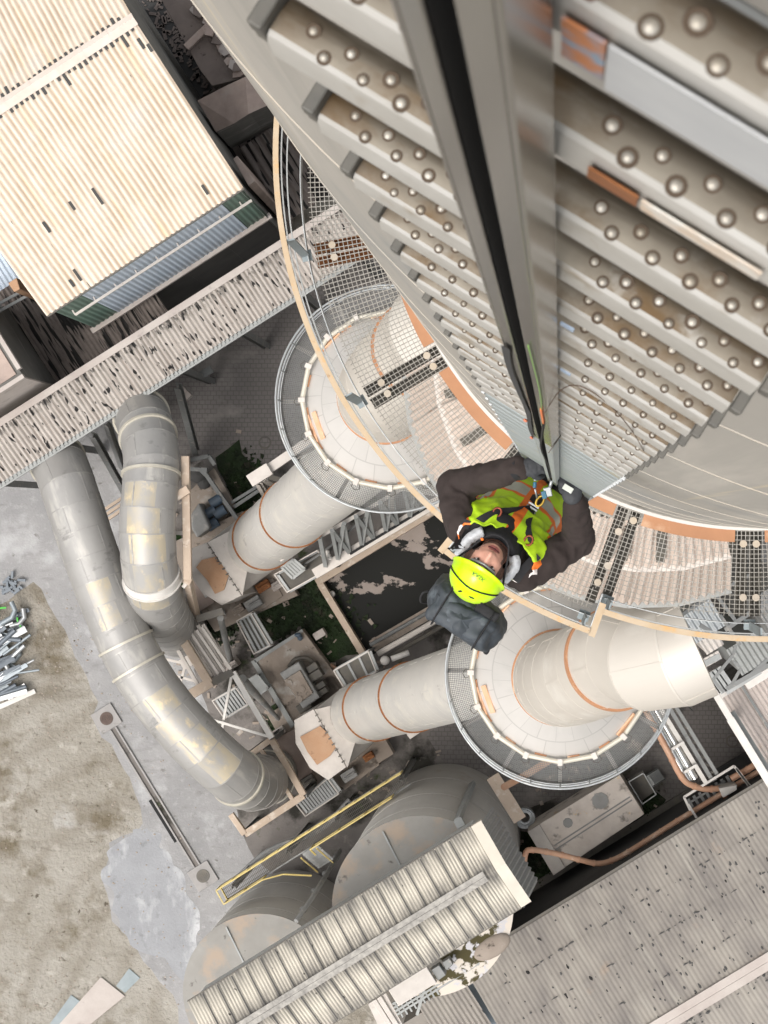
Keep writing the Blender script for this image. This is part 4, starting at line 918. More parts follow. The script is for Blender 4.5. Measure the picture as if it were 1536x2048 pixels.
# ---------------------------------------------------------------- silos and the conveyor house over them
def silo(cx, cy, r_px, z, lab, pipes):
    c = P(cx, cy, z); r = r_px * mpp(z); c0 = Vector((c.x, c.y, 0))
    t = thing('silo', lab, 'silo', c0, 'round concrete silos'); b = MB(); b.lathe(c0, [(r, 0), (r, z - .02)], 128); b.build('silo_wall', m_silo, t, smooth=40)
    b = MB(); b.lathe(c0, [(r + .04, z - .12), (r + .05, z), (r * .6, z + .18), (.001, z + .3)], 128)
    if pipes == 2:
        for fi, f_ in enumerate(b.f):
            q = sum((b.v[k] for k in f_), Vector()) / 4 - c0
            if q.dot(BX) > .25: b.mi[fi] = 1
    b.build('silo_roof', (m_silotop, m_moss), t, smooth=40)
    for zz_ in (.3, .6, .85): b = MB(); b.ring(c0 + UP * (z * zz_), r - .01, r + .012, 0, .05, 96); b.build('wall_band', m_silo, t)
    b = MB()
    for q, r2 in ((118, .8),): 
        d = Vector((math.cos(R(q)), math.sin(R(q)), 0)); b.beam(c0 + d * r * .2 + UP * (z + .3), c0 + d * r * .95 + UP * (z + .1), .06, .06)
    b.build('roof_pipe', m_greytrim, t)
    return c0, r, t
c1, rs1, s1 = silo(845, 1813, 179, 17.0, 'taller silo, its curved wall rising beside the conveyor house roof', 2)
b = MB(); b.ball(P(984, 1894, 17.05), .36, .72, .2, BX, AX, UP, 16, 6, lo=0); b.build('tan_hatch', m_slab, s1, smooth=180)
c2, rs2, s2 = silo(521, 1984, 155, 10.8, 'lower silo with a dusty roof, standing by the bottom left of the conveyor house', 1)
b = MB(); b.beam(P(916, 1640, 17.3), P(945, 1567, 6), .22, .16, up=BX); b.beam(P(916, 1640, 17.3), P(924, 1655, 17.4), .3, .25); b.build('wall_pipe', m_greytrim, s1)
b = MB(); b.tube([P(680, 1702, 2), P(655, 1745, 6), P(625, 1795, 10), P(592, 1842, 11)], .09, 10); 
for q in (.1, .35, .6, .85):
    p = P(680, 1702, 2).lerp(P(592, 1842, 11), q); b.ball(p, .15, .15, .15, seg=8, rings=6)
tag(b.build('silo_pipe', m_machine, None, smooth=40), 'jointed grey pipe climbing from between the silos to the lower silo roof', 'pipe')
m_cream = mat('cream_trim', (.62, .57, .48), .75, var=((.52, .47, .4), 1.5, 2))
gh = thing('conveyor_house', 'conveyor house with a cream and black streaked corrugated roof over the silos', 'building', P(750, 1850, 0))
ZC = 22.5; h0 = P(375, 2004, ZC); h1 = P(942, 1653, ZC); h2 = P(1047, 1812, ZC)
uu = h1 - h0; un_ = uu.normalized(); vn = BX; ww = (h2 - h1).length; rp = .55; uu = un_ * uu.length
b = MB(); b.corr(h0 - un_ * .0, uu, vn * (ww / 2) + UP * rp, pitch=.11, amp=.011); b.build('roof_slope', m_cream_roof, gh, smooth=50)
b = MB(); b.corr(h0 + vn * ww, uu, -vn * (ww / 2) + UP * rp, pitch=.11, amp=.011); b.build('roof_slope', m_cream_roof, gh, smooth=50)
b = MB()
for s in (-1, 1): b.beam(h0 + vn * (ww / 2 + s * .09) + UP * (rp + .05), h0 + uu * .965 + vn * (ww / 2 + s * .09) + UP * (rp + .05), .17, .05)
b.build('ridge_cap', mat('sooty_ridge', (.20, .19, .175), .8, var=((.42, .4, .36), 6, 2.5)), gh)
b = MB()
for s, p in ((1, h0), (1, h0 + vn * ww)): b.beam(p - UP * .05, p + uu - UP * .05, .07, .09)
b.build('gutter', m_dsteel, gh)
b = MB()
for i in range(1, 19):
    for o_, v_ in ((h0, vn * (ww / 2) + UP * rp), (h0 + vn * ww, -vn * (ww / 2) + UP * rp)):
        p = o_ + un_ * (i * .55 + .02); b.beam(p + v_ * .02 + UP * .018, p + v_ * .93 + UP * .018, .035, .03)
b.build('sheet_joint', m_darkwall, gh)
b = MB(); ew = h0 + uu
b.add([ew + un_ * .0 + UP * .06, ew + un_ * .38 + UP * .06, ew + un_ * .38 + vn * (ww / 2) + UP * (rp + .06), ew + vn * (ww / 2) + UP * (rp + .06), ew + un_ * .38 + vn * ww + UP * .06, ew + vn * ww + UP * .06], [(0, 1, 2, 3), (3, 2, 4, 5)])
b.add([ew - un_ * .0 + UP * .05, ew + un_ * .38 + UP * .05, ew + un_ * .38 + UP * -.3, ew - UP * .3], [(0, 1, 2, 3)]); b.build('barge_board', m_cream, gh)
b = MB(); cx = h0 + uu / 2 + vn * ww / 2; b.box(Vector((cx.x, cx.y, ZC - 1.45)), un_, vn, UP, uu.length / 2 - .1, ww / 2 - .12, 1.35); b.build('house_wall', m_galv, gh)
b = MB()
for s in (.92,):
    for i in range(4):
        p = h0 + uu * (.15 + i * .25) + vn * ww * s; b.ibeam(Vector((p.x, p.y, 0)), Vector((p.x, p.y, ZC - 2.8)), .3, .3)
b.build('leg', m_steel, gh)
b = MB(); b.corr(P(952, 1660, 20) , BX * 3.0, AX * .5 - UP * 4, amp=.04, pitch=.2); b.build('end_cladding', m_galv, gh, smooth=50)
tr = thing('steel_walkway', 'grey steel walkway with box conveyor hanging below the conveyor house eave', 'walkway', P(820, 1985, 0))
b = MB(); b.beam(P(786, 1992, 18), P(862, 1945, 18), .75, .35); b.build('box_conveyor', m_pale, tr, bevel=.02)
b = MB(); 
for e in range(4): b.beam(P(785 + e * 3, 2008 + e * 7, 17), P(950 + e * 3, 1905 + e * 7, 17), .07, .12)
for i in range(9): b.beam(P(790 + i * 9, 2006 - i * 5.6, 17), P(806 + i * 9, 2034 - i * 5.6, 17), .06, .08)
b.beam(P(848, 1980, 17), P(834, 2030, 17), .1, .1); b.build('walkway_beam', m_greytrim, tr)
b = MB(); b.prism(PT([(862, 1940), (878, 1930), (892, 1950), (876, 1962)], 18), 17.4, 18); b.prism(PT([(884, 1926), (898, 1917), (906, 1930), (892, 1942)], 18), 17.4, 17.9); b.build('walkway_box', m_steel, tr, bevel=.02)
b = MB(); b.org = P(760, 2010, 0); b.prism(PT([(736, 2008), (772, 1986), (806, 2050), (760, 2060)], 16), 0, 16)
for e in (10, 20): b.beam(P(738 + e, 2006 - e * .6, 16.06), P(775 + e, 2065 - e * .6, 16.06), .18, .1)
tag(b.build('pale_duct_box', m_pale, None, bevel=.02), 'pale ribbed box roof at the bottom edge under the conveyor house', 'roof')
b = MB(); b.org = P(890, 2010, 0); b.corr(P(836, 2012, 9), AX * 2.0, BX * 2.6 - UP * .2, rows=1, amp=.03); b.box(P(880, 2030, 4.4), AX, BX, UP, .9, 1.1, 4.2)
tag(b.build('lean_to_roof', m_grey_roof, None, smooth=50), 'grey corrugated lean-to roof at the bottom edge beside the pale blue strip', 'roof')
b = MB(); b.org = P(960, 2000, 0); b.prism(PT([(914, 1960), (944, 1950), (1002, 2050), (960, 2060)], 7.6), 0, 7.6); tag(b.build('blue_parapet', mat('blue_render', (.42, .48, .52), .8, var=((.36, .42, .46), 1, 2))), 'pale blue rendered wall top beside the big grey roof', 'wall')

# ---------------------------------------------------------------- big grey shed, lower right
bs = thing('grey_shed', 'big shed with a spotted grey corrugated roof filling the lower right corner', 'building', P(1300, 1850, 0))
ZB = 9.0; e0 = P(925, 1931, ZB); L_ = 22.0; half = 296 * mpp(ZB + 1) 
b = MB(); b.corr(e0, AX * L_, BX * half + UP * 1.1, rows=4, amp=.013); b.build('shed_roof', m_grey_roof, bs, smooth=50)
rd = e0 + BX * half + UP * 1.1; b = MB(); b.corr(rd + BX * half - UP * 1.1, AX * L_, -BX * half + UP * 1.1, rows=3, amp=.013); b.build('shed_roof', m_grey_roof, bs, smooth=50)
b = MB(); b.beam(rd - BX * .14 + UP * .05, rd - BX * .14 + AX * L_ + UP * .05, .3, .05); b.beam(rd + BX * .16 + UP * .05, rd + BX * .16 + AX * L_ + UP * .05, .28, .05); b.build('ridge_cap', m_conc, bs)
b = MB(); random.seed(5)
def tuft(p, sx, sy):
    n_ = 7; a_ = [p + AX * (sx * math.cos(k * 6.283 / n_) * random.uniform(.6, 1.25)) + BX * (sy * math.sin(k * 6.283 / n_) * random.uniform(.6, 1.25)) for k in range(n_)]
    b.add(a_ + [p + UP * min(sx, sy) * .6], [(k, (k + 1) % n_, n_) for k in range(n_)])
for i in range(70):
    k = random.choice((1, 2, 3)); p = e0 + AX * random.uniform(.3, L_ * .75) + (BX * half + UP * 1.1) * (k / 4) + UP * .02; tuft(p + BX * random.uniform(-.04, .04), random.uniform(.03, .16), random.uniform(.02, .05))
for i in range(130):
    p = rd + AX * random.uniform(.3, L_ * .75) + BX * .33 + UP * .0; s = random.uniform(.03, .1); tuft(p + BX * random.uniform(-.02, .35), s, s * random.uniform(.4, .9))
for i in range(150):
    f_ = random.random() ** 1.1; p = e0 + AX * random.gauss(9.0, 3.2) + (BX * half + UP * 1.1) * f_ + UP * .02; tuft(p, random.uniform(.025, .05), random.uniform(.04, .10))
tag(b.build('moss_tuft', m_darkwall, bs), None, None, None, 'stuff')
b = MB(); c = e0 + AX * L_ / 2 + BX * half; b.box(Vector((c.x, c.y, 4.4)), AX, BX, UP, L_ / 2 - .15, half - .2, 4.4); b.build('shed_wall', m_darkwall, bs)
b = MB(); b.beam(e0 - UP * .1 - BX * .05, e0 - UP * .1 - BX * .05 + AX * L_, .14, .12); b.build('gutter', m_dsteel, bs)
b = MB(); b.beam(P(1060, 1800, .1), P(1540, 1510, .1), 1.1, .2); b.org = P(1300, 1650, 0); tag(b.build('cable_trough', m_dsteel, None, bevel=.02), 'dark cable trough running along the foot of the big grey shed', 'trough')

# ---------------------------------------------------------------- container and its steps
ct = thing('container', 'long pale container with a stained ribbed roof between the silo and the big shed', 'container', P(1170, 1650, 0))
ZT = 2.9; k0, k1, k2, k3 = P(1055, 1663, ZT), P(1240, 1549, ZT), P(1289, 1628, ZT), P(1107, 1750, ZT)
b = MB(); b.prism([k0, k1, k2, k3], .15, ZT); b.build('container_body', m_container, ct, bevel=.03)
b = MB()
for f0 in (.52, .60): 
    b.beam(k0.lerp(k3, f0).lerp(k1.lerp(k2, f0), .14) + UP * .03, k0.lerp(k3, f0).lerp(k1.lerp(k2, f0), .97) + UP * .03, .05, .05)
b.build('roof_rib', m_machine, ct)
b = MB(); b.prism([k0 + UP * 0, k0.lerp(k1, .13), k3.lerp(k2, .13), k3], ZT + .002, ZT + .12); b.build('end_cover', m_pale, ct, bevel=.02)
for q, r_ in ((k0.lerp(k1, .72).lerp(k3.lerp(k2, .72), .25), .34), (k0.lerp(k1, .36).lerp(k3.lerp(k2, .36), .28), .2)): b = MB(); b.cyl(q, r_, .05, 9); b.build('roof_patch', m_machine, ct)
sp = thing('container_steps', 'dark grating landing with a short stair at the right end of the container', 'steps', P(1280, 1570, 0))
b = MB(); q = PT([(1256, 1558), (1285, 1541), (1310, 1583), (1283, 1602)], 1.4); b.prism(q, 1.36, 1.4); b.build('landing', m_dsteel, sp)
b = MB()
for i in range(4): b.beam(q[i] + UP * 1.0, q[(i + 1) % 4] + UP * 1.0, .04, .04); b.beam(q[i], q[i] + UP * 1.0, .04, .04)
for (p, r_) in (((1291, 1552), (1314, 1538)), ((1306, 1573), (1330, 1558))): b.beam(P(*p, 2.3), P(*r_, 1.2), .05, .05)
b.build('rail', m_grate, sp)
b = MB()
for i in range(5): f_ = i / 5; b.beam(P(1294 + 23 * f_, 1551 - 14 * f_, 1.3 - f_ * 1.1), P(1308 + 23 * f_, 1572 - 14 * f_, 1.3 - f_ * 1.1), .16, .03)
b.build('tread', m_grate, sp)

# ---------------------------------------------------------------- pipework on the right
def pipe(name, label, pts, r, m, clips=0, grp=None):
    pts = [Vector(p) for p in pts]; b = MB(); path = crom(pts, 8); b.tube(path, r, 16); step_ = clips or .75
    L = sum((q - p).length for p, q in zip(path, path[1:])); pr = resample(path, step_); fr_ = b.frames(pr)
    for i in range(1, len(pr) - 1): b.ring(pr[i], r - .005, r + .022, -.03, .03, 16, axis=fr_[i][0])
    o = b.build(name, m, None, smooth=40); return tag(o, label, 'pipe', grp)
pipe('bent_pipe', 'salmon and ochre pipe bending from the conveyor house along the big shed', PT([(1043, 1806, 8), (1046, 1760, 8), (1051, 1708, 8), (1064, 1700, 8), (1095, 1704, 7.4), (1128, 1711, 7), (1165, 1721, 6.6), (1198, 1727, 6.2), (1231, 1718, 6), (1273, 1694, 6), (1350, 1645, 6), (1438, 1591, 6), (1560, 1517, 6)]), .11, m_orangepipe)
pipe('curved_pipe', 'salmon pipe curving down beside the bright pipes to the white hopper', PT([(1288, 1416, 7), (1302, 1440, 7), (1318, 1470, 7), (1341, 1513, 7), (1357, 1544, 7), (1371, 1563, 6.8), (1388, 1572, 6.6), (1410, 1578, 6.4), (1440, 1577, 6.2)]), .12, m_orangepipe)
pipe('straight_pipe', 'pale pink pipe running beside the dark gap toward the right edge', PT([(1462, 1558, 6), (1500, 1536, 6), (1560, 1497, 6)]), .13, m_orangepipe)
for i, (a_, b_, lab) in enumerate((((1296, 1418), (1378, 1562), 'first bright clad pipe, nearest the salmon pipe'), ((1306, 1411), (1390, 1558), 'middle bright clad pipe of the three beside the paved yard'), )):
    pipe('clad_pipe', lab, [P(*a_, 6.4), P(*a_, 6.4).lerp(P(*b_, 6.4), .5), P(*b_, 6.4)], .15, m_silver, clips=1.7, grp='bright clad pipes')
b = MB(); b.beam(P(1312, 1402, 6.5), P(1412, 1566, 6.5), .17, .2); tag(b.build('pipe_bridge_beam', m_white), 'white beam alongside the bright clad pipes', 'beam')
tb = thing('pipe_rack', 'grey lattice pipe rack along the edge of the dark paved yard', 'pipe rack', P(1380, 1480, 0)); b = MB()
b.ibeam(P(1332, 1404, 6.3), P(1424, 1560, 6.3), .16, .2); b.ibeam(P(1346, 1404, 6.3), P(1434, 1548, 6.3), .14, .2); b.build('chord', m_steel, tb)
for i in range(10): f_ = i / 10; b = MB(); b.beam(P(1332 + 92 * f_, 1404 + 156 * f_, 6.3), P(1346 + 88 * (f_ + .08), 1404 + 144 * (f_ + .08), 6.3), .06, .06); b.build('lacing', m_dsteel, tb)
for x, y in ((1354, 1494), (1379, 1540)): b = MB(); b.beam(P(x - 16, y + 8, 6.85), P(x + 14, y - 10, 6.85), .1, .1); b.build('cross_clamp', m_white, tb)
b = MB()
for x, y in ((1336, 1410), (1428, 1556)): b.ibeam(P(x, y, 0), P(x, y, 6.1), .2, .2)
b.build('rack_leg', m_steel, tb)
hp = thing('hopper', 'small white tapered hopper where the salmon pipe ends', 'hopper', P(1456, 1582, 0)); b = MB()
b.prism(PT([(1438, 1577), (1474, 1570), (1474, 1580), (1446, 1596)], 6.9), 5.6, 6.9); b.build('hopper_body', m_white, hp, bevel=.03); b = MB(); b.prism(PT([(1444, 1594), (1456, 1592), (1456, 1600), (1450, 1602)], 6), 5, 6); b.build('hopper_outlet', m_rust, hp)
wb = thing('white_girder', 'long white painted girder slanting across the right edge', 'girder', P(1460, 1440, 0)); b = MB()
b.beam(P(1391, 1328, 10), P(1420, 1370, 10), .24, .3); b.beam(P(1419, 1368, 10), P(1462, 1440, 10), .25, .3); b.beam(P(1460, 1437, 10), P(1545, 1575, 10), .30, .3); b.build('girder_beam', m_white, wb, bevel=.02)
b = MB(); b.beam(P(1464, 1424, 9.6), P(1550, 1562, 9.6), .22, .2); b.build('girder_flange', m_greytrim, wb)
b = MB()
for x, y in ((1424, 1374), (1464, 1442), (1530, 1548)): b.ibeam(P(x, y, 0), P(x, y, 9.4), .25, .25)
b.build('girder_leg', m_steel, wb)
wf = thing('handrail_frame', 'white handrail and small platform around the hopper beside the big shed', 'railing', P(1400, 1590, 0)); b = MB(); zz_ = 5.5
for p, q in (((1368, 1594), (1468, 1532)), ((1368, 1594), (1380, 1620)), ((1468, 1532), (1500, 1575)), ((1376, 1608), (1396, 1640)), ((1472, 1536), (1500, 1572))): b.beam(P(*p, zz_ + 1), P(*q, zz_ + 1), .09, .09)
for p in ((1368, 1594), (1402, 1573), (1436, 1552), (1468, 1532), (1380, 1620), (1500, 1575)): b.beam(P(*p, zz_), P(*p, zz_ + 1), .05, .05)
b.build('railing', m_white, wf); b = MB()
for i in range(8): b.beam(P(1376 + i * 11, 1598 - i * 6.6, zz_), P(1392 + i * 11, 1626 - i * 6.6, zz_), .12, .03)
for e in (0, 10): b.beam(P(1378 + e, 1606 + e * 1.6, zz_ + .05), P(1450 + e, 1562 + e * 1.6, zz_ + .05), .08, .08)
b.build('platform_slat', m_steel, wf)
b = MB(); b.beam(P(1440, 1560, .3), P(1545, 1498, .3), .9, .5); tag(b.build('dark_culvert', m_darkwall), 'dark culvert between the dark paved yard and the shed', 'culvert')
t = thing('yard_stair', 'small dark steel stair on the paved yard under the ring walkway', 'stair', P(1355, 1400, 0)); b = MB()
for i in range(8): b.beam(P(1336 + i * 4.2, 1390 - i * 2.6 + 14, 1.8 - i * .2), P(1352 + i * 4.2, 1416 - i * 2.6 + 6, 1.8 - i * .2), .14, .03)
b.build('tread', m_dsteel, t); b = MB(); b.beam(P(1344, 1430, 2.8), P(1364, 1418, 2.4), .05, .05); b.beam(P(1352, 1380, 2), P(1384, 1420, .3), .07, .1); b.beam(P(1338, 1395, 2), P(1362, 1428, .3), .07, .1); b.build('stringer', m_steel, t)
rb = thing('right_shed', 'shed with pinkish grey corrugated roof cut by the right edge behind the white girder', 'building', P(1510, 1430, 0))
b = MB(); o = P(1440, 1392, 8.4); b.corr(o, AX * 4, BX * 5, rows=2, amp=.03); b.build('shed_roof', mat('pinkish_roof', (.50, .44, .40), .85, coord='UV', seed=False, var=((.42, .37, .34), (2, .4, 1), 2), layers=[dict(c=(.5, .34, .22), s=.6, lo=.6, hi=.7), dict(c=(.3, .29, .28), s=(3, .5, 1), lo=.62, hi=.7)]), rb, smooth=50)
b = MB(); b.box(o + AX * 2 + BX * 2.5 - UP * 4.4, AX, BX, UP, 1.9, 2.4, 4.0); b.build('shed_wall', m_greywall, rb)
b = MB(); b.beam(o + UP * .1, o + AX * 4 + UP * .1, .2, .15); b.beam(P(1492, 1372, 9), P(1560, 1330, 9), .3, .3); b.build('ridge_pipe', m_white, rb)
b = MB(); b.beam(o + AX * .9 + UP * .07, o + AX * .9 + BX * 5 + UP * .07, .1, .05); b.build('roof_batten', m_steel, rb)

# ---------------------------------------------------------------- steelwork and plant in the middle of the yard
pc = thing('pipe_column', 'tan square pipe support running along the right side of the short grey duct', 'pipe support', P(374, 1050, 0)); b = MB()
b.beam(P(371, 912, 11), P(376, 1160, 11), .30, .3); b.beam(P(376, 1160, 11), P(392, 1232, 5), .28, .3); b.build('tan_beam', m_tan, pc, bevel=.03)
b = MB()
for p, q in (((374, 1066), (345, 1066)), ((371, 985), (344, 1004)), ((378, 1160), (366, 1175))): b.beam(P(*p, 10.8), P(*q, 10.8), .14, .14)
b.build('side_arm', m_pale, pc); b = MB(); b.box(P(365, 986, 11.3), AX, BX, UP, .28, .16, .16); b.build('junction_box', m_tan, pc, bevel=.02)
b = MB()
for x, y in ((372, 925), (376, 1150)): b.ibeam(P(x, y, 0), P(x, y, 10.8), .25, .25)
b.build('support_leg', m_steel, pc)
b = MB(); b.beam(P(380, 1068, 3), P(372, 1108, .5), .12, .12)
cl = thing('gallery_strut', 'slanting grey strut from the gallery down to the moss bed', 'strut', P(365, 800, 0)); b = MB(); b.ibeam(P(356, 772, 8), P(392, 905, 1), .26, .26); b.beam(P(400, 752, 3), P(424, 738, 3), .3, .2); b.build('strut_beam', m_steel, cl)
b = MB(); b.beam(P(376, 782, 2.2), P(362, 796, 2.2), .5, .5); b.build('strut_foot', m_conc, cl)
for px, py, qx, qy, lab in ((186, 870, 250, 985, 'slanting grey strut between the tops of the two big ducts'), (214, 846, 246, 935, 'thin dark strut from the gallery eave between the two big ducts')):
    b = MB(); b.org = P(px, py, 0); b.ibeam(P(px, py, 9), P(qx, qy, 1), .24, .24); tag(b.build('duct_strut', m_steel), lab, 'strut')
b = MB(); b.org = P(225, 1010, 0)
for e in range(3): b.beam(P(205 + e * 6, 1022 + e * 8, 4), P(262 + e * 4, 985 + e * 8, 4), .12, .2)
tag(b.build('duct_cradle', m_tan), 'tan cradle beams between the long and short ducts', 'cradle')
# the dusty machine beside the column
mc = thing('blower', 'dusty grey machine with blue motors on a plinth beside the tan pipe support', 'machine', P(405, 1040, 0))
b = MB(); b.prism(PT([(376, 985), (428, 935), (470, 1010), (425, 1075), (385, 1075)], .5), 0, .5); b.build('plinth', m_slab, mc, bevel=.02)
b = MB(); b.prism(PT([(381, 1030), (398, 1005), (421, 1056), (394, 1076), (383, 1058)], 1.9), .5, 1.9); b.build('casing', m_machine, mc, bevel=.08)
b = MB()
for x, y, s in ((418, 1026, .32), (440, 1024, .26), (432, 1002, .26), (425, 1048, .25)): b.tube([P(x, y, 1.2) - AX * s, P(x, y, 1.2) + AX * s], .22, 12)
b.build('motor', m_blue, mc, smooth=40)
b = MB(); b.ball(P(395, 950, .9), .4, .35, .3, seg=10, rings=6); b.ball(P(408, 965, .8), .3, .3, .25, seg=9, rings=6); b.prism(PT([(430, 993), (440, 985), (447, 997), (436, 1006)], 1.0), .5, 1.0); b.build('cover', m_darkwall, mc, smooth=40)
lt = thing('blower_rail', 'low pale kerb pipes bordering the dusty machine plinth', 'kerb', P(440, 960, 0)); b = MB()
for p, q in (((382, 920), (418, 912)), ((378, 938), (415, 940)), ((418, 912), (430, 930)), ((410, 946), (476, 1040)), ((400, 938), (412, 950))): b.beam(P(*p, 1.2), P(*q, 1.2), .16, .3)
b.build('kerb_pipe', m_steel, lt)
b = MB()
b.beam(P(463, 1005, 1), P(520, 970, 1), .12, .12); b.beam(P(468, 1014, 1), P(522, 978, 1), .14, .12); b.org = P(490, 990, 0); tag(b.build('twin_pipe', m_greytrim), 'pair of thin pipes crossing the moss bed', 'pipe')
# overhead beam left of ring two, with struts
ob = thing('braced_beam', 'pale overhead beam with braces beside the upper inlet duct', 'beam', P(560, 920, 0)); b = MB(); b.beam(P(503, 962, 9), P(640, 868, 9), .36, .3); b.box(P(520, 950, 9.2), AX, BX, UP, .45, .24, .2); b.build('main_beam', m_pale, ob)
b = MB()
for p, q in (((521, 962), (541, 998)), ((526, 958), (572, 985)), ((532, 952), (600, 970)), ((516, 966), (535, 1000))): b.ibeam(P(*p, 8.8), P(*q, 5), .18, .18)
b.build('brace', m_pale, ob)
b = MB(); b.ibeam(P(530, 955, 0), P(530, 955, 8.8), .25, .25); b.build('beam_leg', m_steel, ob)
b = MB(); b.org = P(620, 910, 0); b.prism(PT([(598, 905), (632, 880), (655, 915), (620, 945)], 20), 19.8, 20); b.prism(PT([(606, 906), (628, 890), (640, 910), (618, 925)], 20.4), 20, 20.4); tag(b.build('duct_platform', m_greytrim, None, bevel=.03), 'small grey platform beside the ring walkway above the upper inlet duct', 'platform')
# lattice girder along the basin
lg = thing('lattice_girder', 'tan lattice girder between the upper inlet duct and the puddled basin', 'girder', P(740, 1090, 0)); b = MB()
b.beam(P(629, 1148, 6), P(880, 1000, 6), .40, .35); b.beam(P(560, 1120, 9), P(860, 945, 9), .14, .14); b.build('chord', m_pale, lg)
top = [P(640 + i * 24, 1075 - i * 14, 9.5) for i in range(10)]; bot = [P(652 + i * 24, 1134 - i * 14, 6) for i in range(10)]
for i in range(9):
    b = MB(); b.beam(top[i], bot[i], .14, .12); b.build('lacing', m_greytrim, lg); b = MB(); b.beam(top[i], bot[i + 1] if i % 2 else bot[max(i - 1, 0)], .16, .14); b.build('lacing', m_greytrim, lg)
b = MB()
for x, y in ((640, 1145), (760, 1072)): b.ibeam(P(x, y, 0), P(x, y, 5.8), .25, .25)
b.build('girder_leg', m_steel, lg)
b = MB(); b.beam(P(700, 1108, 6.25), P(858, 1012, 6.25), .10, .1); b.build('dark_cable', m_black, lg)
# small platforms with open grating
def deck(name, lab, q, z, mm=m_dsteel, rail=True, cat='platform', rungs=0):
    q = PT(q, z); t = thing(name, lab, cat, Vector((q[0].x, q[0].y, 0))); b = MB(); b.prism(q, z - .05, z); b.build('deck_plate', mm, t)
    b = MB()
    for i in range(4):
        b.beam(q[i] + UP * .04, q[(i + 1) % 4] + UP * .04, .1, .14)
    b.build('edge_beam', m_grate, t)
    if rail:
        b = MB()
        for i in range(4): b.beam(q[i] + UP, q[(i + 1) % 4] + UP, .045, .045); b.beam(q[i], q[i] + UP, .045, .045)
        b.build('hand_rail', m_pale, t)
    if rungs:
        b = MB()
        for i in range(1, rungs): f_ = i / rungs; b.beam(q[0].lerp(q[1], f_) + UP * .03, q[3].lerp(q[2], f_) + UP * .03, .09, .05)
        b.build('tread', m_grate, t)
    b = MB()
    for i in range(4): b.beam(q[i] * .93 + (q[0] + q[1] + q[2] + q[3]) / 4 * .07 - UP * .05, Vector((q[i].x, q[i].y, 0)) * .93 + Vector(((q[0] + q[1] + q[2] + q[3]).x / 4, (q[0] + q[1] + q[2] + q[3]).y / 4, 0)) * .07, .08, .08)
    b.build('deck_leg', m_steel, t); return t
deck('service_platform', 'small dark service platform beside the upper inlet duct above the moss', [(555, 1148), (640, 1100), (665, 1135), (580, 1183)], 4.5, m_dsteel)
deck('spare_ladder', 'small ladder frame lying on the service platform beside the upper inlet duct', [(563, 1134), (588, 1119), (610, 1138), (586, 1157)], 5.6, m_steel, False, 'frame', 5)
deck('grating_walkway', 'dark grating walkway between the upper fan plinth and the motor slab', [(480, 1240), (508, 1224), (546, 1288), (514, 1305)], 2.2, m_dsteel, True, 'walkway', 4)
deck('low_walkway', 'grating walkway by the lower inlet duct at the basin corner', [(672, 1338), (740, 1300), (756, 1340), (694, 1374)], 3.0, m_dsteel, True, 'walkway', 3)
deck('motor_stair', 'grey open stair leading to the motor slab, partly under the white brace', [(432, 1398), (478, 1372), (502, 1405), (456, 1433)], 1.8, m_darkwall, True, 'stair', 8)
deck('short_stair', 'short open stair against the left edge of the motor slab', [(494, 1362), (515, 1350), (536, 1376), (518, 1390)], 1.6, m_darkwall, False, 'stair', 6)
deck('green_stair', 'dark stair with many treads below the lower fan plinth', [(598, 1603), (660, 1552), (682, 1582), (616, 1626)], 1.8, m_darkwall, True, 'stair', 13)
# motor slab
ms = thing('motor_slab', 'raised beige slab carrying a dusty motor under a tan cover', 'plinth', P(600, 1360, 0)); b = MB(); b.prism(PT([(502, 1323), (604, 1258), (689, 1374), (587, 1456)], .9), 0, .9); b.build('slab', m_slab, ms, bevel=.03)
b = MB(); b.prism(PT([(508, 1319), (604, 1258), (606, 1264), (511, 1326)], 1.0), .9, 1.02); b.prism(PT([(502, 1323), (510, 1319), (590, 1450), (582, 1456)], 1.0), .9, 1.02); b.build('edge_channel', m_greytrim, ms)
mt = thing('drive_motor', 'dusty tan box motor with dark fittings on the beige slab', 'motor', P(600, 1370, .9)); b = MB(); b.prism(PT([(559, 1346), (597, 1323), (640, 1395), (606, 1418)], 2.3), .9, 2.3); b.build('motor_body', m_machine, mt, bevel=.05)
b = MB(); b.prism(PT([(568, 1360), (600, 1340), (626, 1386), (600, 1406)], 2.45), 2.3, 2.45); b.build('motor_cover', m_slab, mt, bevel=.03)
b = MB()
for x, y, r_ in ((578, 1366, .2), (604, 1378, .18), (598, 1398, .2)): b.cyl(P(x, y, 2.45), r_ * .8, .05, 6)
b.build('cover_plate', m_slab, mt)
b = MB()
for x, y, s in ((632, 1350, .3), (642, 1370, .22), (626, 1334, .25), (610, 1412, .3), (648, 1382, .2)): b.box(P(x, y, 1.5), AX, BX, UP, s, s * .6, .4)
b.tube(crom([P(578, 1334, 1.3), P(592, 1318, 1.6), P(618, 1318, 1.5), P(636, 1340, 1.2)], 5), .1, 8); b.build('fitting', m_dsteel, mt, bevel=.04)
b = MB(); b.org = P(598, 1272, .9)
b.ball(P(596, 1270, 1.2), .16, .1, .16, seg=10, rings=6); b.ball(P(600, 1276, 1.1), .12, .12, .12, seg=10, rings=6); tag(b.build('dark_valve', m_blue, None, smooth=180), 'small dark blue valve on the far corner of the beige motor slab', 'valve')
for px, py, w_, h_, lab in ((640, 1268, .5, .32, 'small tilted grey box on the moss beside the motor slab'), (648, 1118, .0, 0, '')):
    if w_: b = MB(); b.org = P(px, py, 0); b.box(P(px, py, .4), AX, BX, UP, w_ / 2, h_ / 2, .35); tag(b.build('cabinet', m_conc, None, bevel=.03), lab, 'box')
b = MB(); b.org = P(655, 1112, 4.5)
